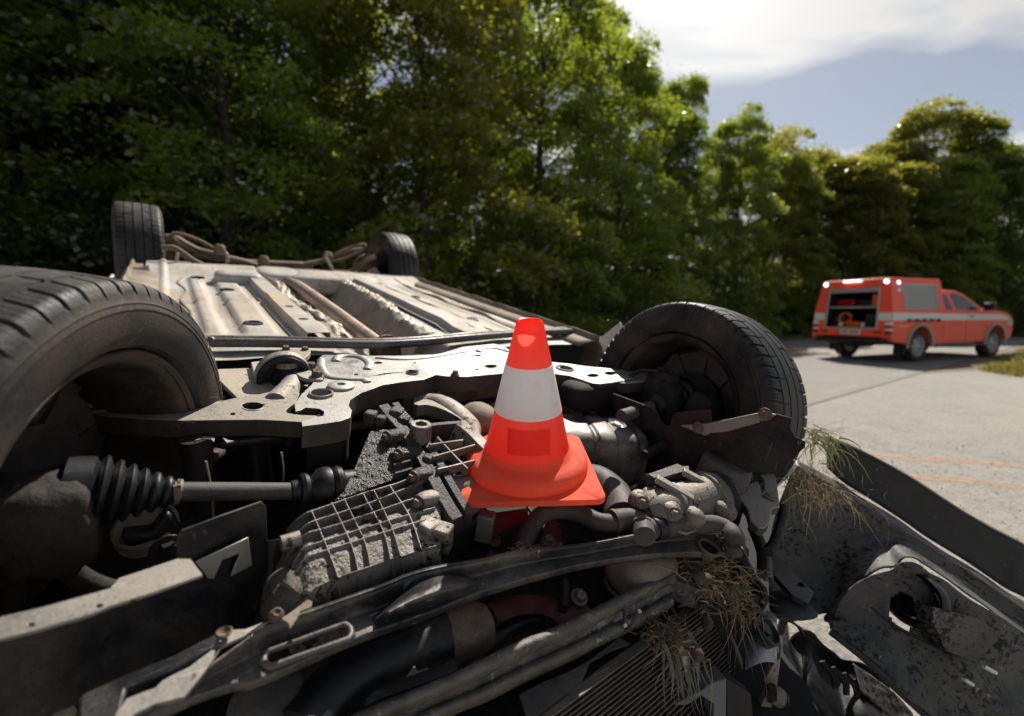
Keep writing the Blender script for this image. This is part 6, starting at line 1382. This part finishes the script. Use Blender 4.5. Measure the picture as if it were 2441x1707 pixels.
# lower body with both wheel openings
low = [(XR, .62), (XR + .06, .50), (-.50, .44)] + arc(0, .40, .46, 175, 5) + [(.50, .42), (2.75, .42)] + arc(3.28, .40, .46, 175, 5) + [(3.86, .44), (4.06, .52), (4.10, .72), (4.06, .92), (3.86, 1.06), (3.45, 1.15), (2.80, 1.21), (XB, 1.20), (XR, 1.20)]
front_p = [(XB, .42), (2.75, .42)] + arc(3.28, .40, .46, 175, 5) + [(3.86, .44), (4.06, .52), (4.12, .74), (4.10, .96), (3.98, 1.09), (3.62, 1.18), (2.80, 1.27), (2.2, 1.22), (XB, 1.20)]
bed_p = [(XR, .62), (XR + .06, .50), (-.50, .44)] + arc(0, .40, .46, 175, 5) + [(.50, .42), (XB, .42), (XB, 1.20), (XR, 1.20)]
body = prism('body', front_p, -HW, HW, M_tred, bev=.02)
prism('bed_side', bed_p, -HW, -.67, M_tred, bev=.02); prism('bed_side', bed_p, .67, HW, M_tred, bev=.02)
tbox('bed_floor', XR + .03, XB, -.66, .66, .56, .77, M_tblk)
prism('chassis', [(XR + .1, .40), (XF - .2, .40), (XF - .2, .66), (XR + .1, .66)], -.62, .62, M_tblk, bev=.02)
for cx_ in (0, 3.28):
    for s in (-1, 1):
        prism('wheel_well', arc(cx_, .40, .455, 180, 0), s * (HW - .30) if s < 0 else HW - .34, s * (HW - .34) if s < 0 else HW - .30, M_tblk, bev=0)
        ou, inn = arc(cx_, .40, .52, 188, -8, 22), arc(cx_, .40, .45, -8, 188, 22); poly = ou + inn
        y0, y1 = (HW - .01, HW + .03) if s > 0 else (-HW - .03, -HW + .01); prism('wheel_arch_flare', poly, y0, y1, M_tflare, bev=.006)
# white stripe all round, 3 mm proud
for s in (-1, 1):
    y0, y1 = (HW + .001, HW + .004) if s > 0 else (-HW - .004, -HW - .001)
    prism('white_stripe', [(XR + .01, .985), (3.55, .985), (3.95, .955), (3.80, 1.06), (3.45, 1.125), (XR + .01, 1.165)], y0, y1, M_twht, bev=0)
    prism('door_gap', [(1.88, .46), (1.888, .46), (1.888, 1.19), (1.88, 1.19)], y0, y1 + .002 if s > 0 else y1, M_tblk, bev=0)
    tbox('door_handle', 2.0, 2.14, (HW + .004) if s > 0 else -HW - .03, (HW + .03) if s > 0 else -HW - .004, 1.055, 1.085, M_tblk, bev=.006)
    tbox('side_step', .62, 2.65, s * HW - .04, s * HW + .04, .33, .38, M_tblk, bev=.012)
    tbox('mirror', 2.50, 2.62, (HW + .02) if s > 0 else -HW - .24, (HW + .24) if s > 0 else -HW - .02, 1.22, 1.42, M_tblk, bev=.03)
    tbox('mud_guard', -.52, -.49, s * .75 - .12, s * .75 + .12, .18, .44, M_tblk, bev=.004)
# cab greenhouse
tum = lambda z: .03 + max(0, z - 1.2) * .36
cab = [(XB, 1.19), (XB, 1.64), (1.05, 1.70), (1.35, 1.735), (1.75, 1.72), (2.05, 1.63), (2.35, 1.47), (2.82, 1.20)]
prism('cab', cab, -HW, HW, M_tred, bev=.025, tum=tum)
for s in (-1, 1):
    for nm, w in (('rear_quarter_window', [(1.06, 1.245), (1.34, 1.245), (1.25, 1.61), (1.10, 1.60)]), ('door_window', [(1.50, 1.245), (2.52, 1.245), (2.28, 1.42), (1.98, 1.59), (1.72, 1.65), (1.44, 1.645)])):
        pts = [Vector((x, s * (HW - tum(z) + .004), z)) for x, z in w]; o = plate(nm, pts, M_tglass, TRUCK, ext=(0, -s * .01, 0), bev=0); bevel(o, .002)
    lp = [Vector((x, s * (HW - .004), z)) for x, z in ((3.72, .86), (4.0, .80), (4.02, .95), (3.80, 1.0))]; plate('headlamp', lp, M_talu, TRUCK, ext=(0, s * .02, 0), bev=.004)
plate('windscreen', [Vector((2.12, -.66, 1.60)), Vector((2.12, .66, 1.60)), Vector((2.74, .80, 1.25)), Vector((2.74, -.80, 1.25))], M_tglass, TRUCK, ext=(.012, 0, .02), bev=0)
tbox('beacon_bar', 1.0, 1.16, -.55, .55, 1.745, 1.82, paintm('beacon_blue', (.02, .05, .22), .2, .5), bev=.02)
tbox('front_bumper', 4.02, 4.14, -.86, .86, .42, .66, M_tblk, bev=.03)
# canopy: four walls with a real opening at the back and a shutter on each side
ZT = 1.94; tc_ = lambda z: (z - 1.2) * .17
def wall_pt(s, x, z, dy=0): return Vector((x, s * (HW - tc_(z) + dy), z))
def xr(z): return XR + (z - 1.2) * .12
for s in (-1, 1):
    o_ = [wall_pt(s, xr(1.19), 1.19), wall_pt(s, XB, 1.19), wall_pt(s, XB - .02, ZT - .03), wall_pt(s, XB - .06, ZT), wall_pt(s, xr(ZT), ZT)]
    h_ = [wall_pt(s, -.62, 1.195 + .04), wall_pt(s, .66, 1.195 + .04), wall_pt(s, .60, 1.80), wall_pt(s, -.66, 1.80)]
    plate('canopy_side', o_, M_tred, TRUCK, ext=(0, -s * .03, 0), holes=[h_], bev=.008)
    sh = empty('roller_shutter', parent=TRUCK)
    for k in range(15):
        z0, z1 = 1.238 + k * .0374, 1.238 + (k + 1) * .0374 - .003; x0, x1 = -.615 - .04 * (z0 - 1.235) / .565, .655 - .055 * (z0 - 1.235) / .565
        pts = [wall_pt(s, x0, z0, -.006), wall_pt(s, x1, z0, -.006), wall_pt(s, x1, z1, -.006), wall_pt(s, x0, z1, -.006)]; o = plate('shutter_slat', pts, M_tgry, sh, ext=(0, -s * .01, 0), bev=.003)
    bar('shutter_frame', wall_pt(s, -.64, 1.82, .004), wall_pt(s, .62, 1.82, .004), .012, .05, M_talu, TRUCK); bar('shutter_frame', wall_pt(s, -.64, 1.22, .004), wall_pt(s, -.68, 1.82, .004), .012, .03, M_talu, TRUCK); bar('shutter_frame', wall_pt(s, .675, 1.22, .004), wall_pt(s, .61, 1.82, .004), .012, .03, M_talu, TRUCK)
    tbox('shutter_handle', -.55, .62, s * HW - .03 if s < 0 else HW - .01, s * HW + .01 if s < 0 else HW + .03, .972, 1.0, M_tblk, bev=.004)
    for k in range(5): tbox('lashing_eye', -.56 + k * .29, -.48 + k * .29, s * HW - .05 if s < 0 else HW, s * HW if s < 0 else HW + .05, .955, 1.02, M_tblk, bev=.008)
    lathe('side_beacon', [(0, .001), (0, .036), (.016, .034), (.028, .02), (.03, .001)], wall_pt(s, -.80, 1.86), Vector((0, s, .15)), M_lit, TRUCK, 20)
    tbox('emblem', -.86, -.74, s * (HW - tc_(1.68)) - (.006 if s < 0 else -.001), s * (HW - tc_(1.68)) + (-.001 if s < 0 else .006), 1.62, 1.74, M_twht, bev=0)
T('canopy_roof', [Vector((xr(ZT), -HW + tc_(ZT), ZT)), Vector((XB - .05, -HW + tc_(ZT), ZT)), Vector((XB - .05, HW - tc_(ZT), ZT)), Vector((xr(ZT), HW - tc_(ZT), ZT)), Vector((xr(ZT), -HW + tc_(ZT), ZT + .035)), Vector((XB - .05, -HW + tc_(ZT), ZT + .035)), Vector((XB - .05, HW - tc_(ZT), ZT + .035)), Vector((xr(ZT), HW - tc_(ZT), ZT + .035))], [(0, 3, 2, 1), (4, 5, 6, 7), (0, 1, 5, 4), (1, 2, 6, 5), (2, 3, 7, 6), (3, 0, 4, 7)], M_tred, bev=.03)
tbox('canopy_bulkhead', XB - .08, XB - .03, -HW + .12, HW - .12, 1.15, ZT - .01, M_tred)
def back(y, z, dx=0): return Vector((xr(z) - dx if z > 1.2 else XR - dx, y, z))
ob = [back(-HW + .0, 1.19, .012), back(HW, 1.19, .012), back(HW - tc_(ZT), ZT + .02, .012), back(-HW + tc_(ZT), ZT + .02, .012)]
ob = [back(-HW, .60, .02), back(HW, .60, .02), back(HW, 1.2, .02), back(HW - tc_(ZT), ZT + .02, .02), back(-HW + tc_(ZT), ZT + .02, .02), back(-HW, 1.2, .02)]
hb = [back(-.60, .80, .02), back(.60, .80, .02), back(.57, 1.74, .02), back(-.57, 1.74, .02)]
plate('rear_frame', ob, M_tred, TRUCK, ext=(.03, 0, 0), holes=[hb], bev=.008)
for a_, b_ in ((hb[0], hb[1]), (hb[1], hb[2]), (hb[2], hb[3]), (hb[3], hb[0])): bar('hatch_seal', a_ + Vector((-.008, 0, 0)), b_ + Vector((-.008, 0, 0)), .035, .03, M_tgry, TRUCK)
# cut the bed solid: the load space is its own dark box with shelves and kit
tbox('load_floor', XR + .02, .8, -.60, .60, .78, .80, M_talu, bev=.002)
for nm, x0, x1, y0, y1, z0, z1 in (('load_back', .70, .74, -.62, .62, .80, 1.85), ('load_side', XR + .05, .7, -.66, -.62, .80, 1.85), ('load_side', XR + .05, .7, .62, .66, .80, 1.85), ('load_ceiling', XR + .1, .7, -.62, .62, 1.82, 1.86)): tbox(nm, x0, x1, y0, y1, z0, z1, M_tdark, bev=0)
tbox('shelf', XR + .12, .6, -.60, .60, 1.28, 1.32, M_tgry, bev=.004); tbox('shutter_roll', XR + .06, XR + .22, -.58, .58, 1.66, 1.76, M_talu, bev=.03)
for x0, y0, y1, z0, z1, mt in ((-.98, -.58, -.36, 1.33, 1.60, M_tor), (-.9, .1, .5, 1.33, 1.5, M_tred2), (-.98, -.1, .2, .82, .95, M_tor), (-.9, -.56, -.2, .82, 1.15, M_tdark), (-.92, .25, .55, .82, 1.1, M_tdark), (-.85, -.3, 0, 1.33, 1.48, M_tdark)):
    tbox('kit_box', x0, x0 + .35, y0, y1, z0, z1, mt, bev=.02)
for i in range(3): 
    o_ = ell(Vector((-.98 + .04 * i, .24, 1.03)), Vector((0, .13, 0)), Vector((.03, 0, .13)), 24); tube('hose_reel', [*o_, o_[0]], .018, M_tor, TRUCK, 8, 1)
for y in (.28, -.24): lathe('white_cap', [(0, .001), (0, .05), (.03, .045), (.04, .001)], Vector((-1.04, y, .87)), Vector((-1, 0, .2)), M_twht, TRUCK, 18)
for s in (-1, 1):
    y0, y1 = (.62, HW - .005) if s > 0 else (-HW + .005, -.62)
    plate('rear_stripe', [back(y0, .985, .024), back(y1, .985, .024), back(y1, 1.165, .024), back(y0, 1.165, .024)], M_twht, TRUCK, ext=(.003, 0, 0), bev=0)
    tl_ = empty('tail_lamp', parent=TRUCK)
    ya, yb = (HW - .12, HW + .005) if s > 0 else (-HW - .005, -HW + .12)
    for z0, z1, mt in ((.66, .74, M_tred2), (.745, .80, M_twht), (.805, .87, M_tred2), (.875, .95, M_twht)): tbox('lamp_segment', XR - .05, XR + .04, ya, yb, z0, z1, mt, tl_, bev=.01)
    tbox('reflector', XR - .028, XR - .018, s * .62 - .09, s * .62 + .09, .685, .72, M_tblk, bev=.003)
    lathe('corner_beacon', [(0, .001), (0, .046), (.025, .044), (.04, .03), (.044, .001)], back(s * (HW - tc_(1.88) - .09), 1.885, .02), Vector((-1, 0, .15)), M_lit, TRUCK, 22)
    tbox('corner_guard', XR - .03, XR + .1, s * HW - .03, s * HW + .03, .55, .63, M_tred, bev=.01)
tbox('work_lamp_bar', xr(1.93) - .06, xr(1.93) - .02, -.16, .26, 1.92, 1.95, M_litw, bev=.012)
pl = empty('number_plate', parent=TRUCK); plx = XR - .03
tbox('plate_ground', plx - .008, plx, -.26, .26, .645, .755, M_twht, pl, bev=.003); tbox('plate_band', plx - .0105, plx - .008, .215, .258, .65, .75, paintm('plate_blue', (.03, .08, .35), .4, 0), pl, bev=0)
for k, y in enumerate((.16, .105, .05, -.035, -.09, -.145, -.20)): 
    for z0, z1 in ((.668, .732),) : tbox('plate_character', plx - .0105, plx - .008, y - .017, y + .017, z0, z1, M_tblk, pl, bev=0)
tbox('rear_bumper', XR - .08, XR + .06, -.80, .80, .44, .56, M_tblk, bev=.02); bar('tow_bar', (XR - .12, -.1, .40), (XR + .2, -.1, .40), .08, .08, M_tblk, TRUCK)
pillow_t = lathe('spare_wheel', [(-.09, .001), (-.09, .22), (-.06, .30), (.06, .30), (.09, .22), (.09, .001)], (-.75, 0, .42), (0, 0, 1), M_tblk, TRUCK, 32)
for s in (-1, 1):
    y0, y1 = (HW + .001, HW + .003) if s > 0 else (-HW - .003, -HW - .001)
    tbox('lettering_line', -.85, -.50, y0, y1, .84, .856, M_twht, bev=0); tbox('lettering_line', 1.2, 1.75, y0, y1, .88, .90, M_tred2, bev=0)
    prism('fuel_flap', [(.62, .80), (.80, .80), (.80, .94), (.62, .94)], y0, y1 + (.002 if s > 0 else 0), M_tred, bev=.001)
    prism('panel_gap', [(XB - .004, .46), (XB + .004, .46), (XB + .004, 1.19), (XB - .004, 1.19)], y0, y1, M_tblk, bev=0); prism('panel_gap', [(2.74, .72), (2.748, .72), (2.80, 1.19), (2.79, 1.19)], y0, y1, M_tblk, bev=0)
# wheels
TW = tyre_meshes(.375, .245, 40, True); TW.name = 'truck_tyre'
pr_ = [(-.09, .10), (-.09, .235), (.09, .245), (.11, .245), (.10, .225), (.03, .21), (.02, .19)]
v1 = lathe_geo(pr_, (0, 0, 0), (1, 0, 0), 36); v2 = lathe_geo([(.02, .001), (.02, .10), (.07, .09), (.10, .05), (.10, .001)], (0, 0, 0), (1, 0, 0), 24); sp = [v1, v2]
for i in range(6):
    q = i * math.tau / 6; d = Vector((0, math.cos(q), math.sin(q))); s_ = Vector((0, -math.sin(q), math.cos(q))); sp.append(box_geo(d * .14 + Vector((.05, 0, 0)), .16, .08, .035, d, s_, Vector((1, 0, 0))))
v, f = join_geo(sp); AL = bpy.data.meshes.new('alloy_rim'); AL.from_pydata([tuple(x) for x in v], [], f); finish(AL, 35); AL.materials.append(M_talu)
for x, s in ((0, -1), (0, 1), (3.28, -1), (3.28, 1)):
    w = link('wheel', AL, None, TRUCK); w.location = (x, s * .76, .372); w.rotation_euler = (.3 * x, 0, s * math.pi / 2); link('tyre', TW, None, w)
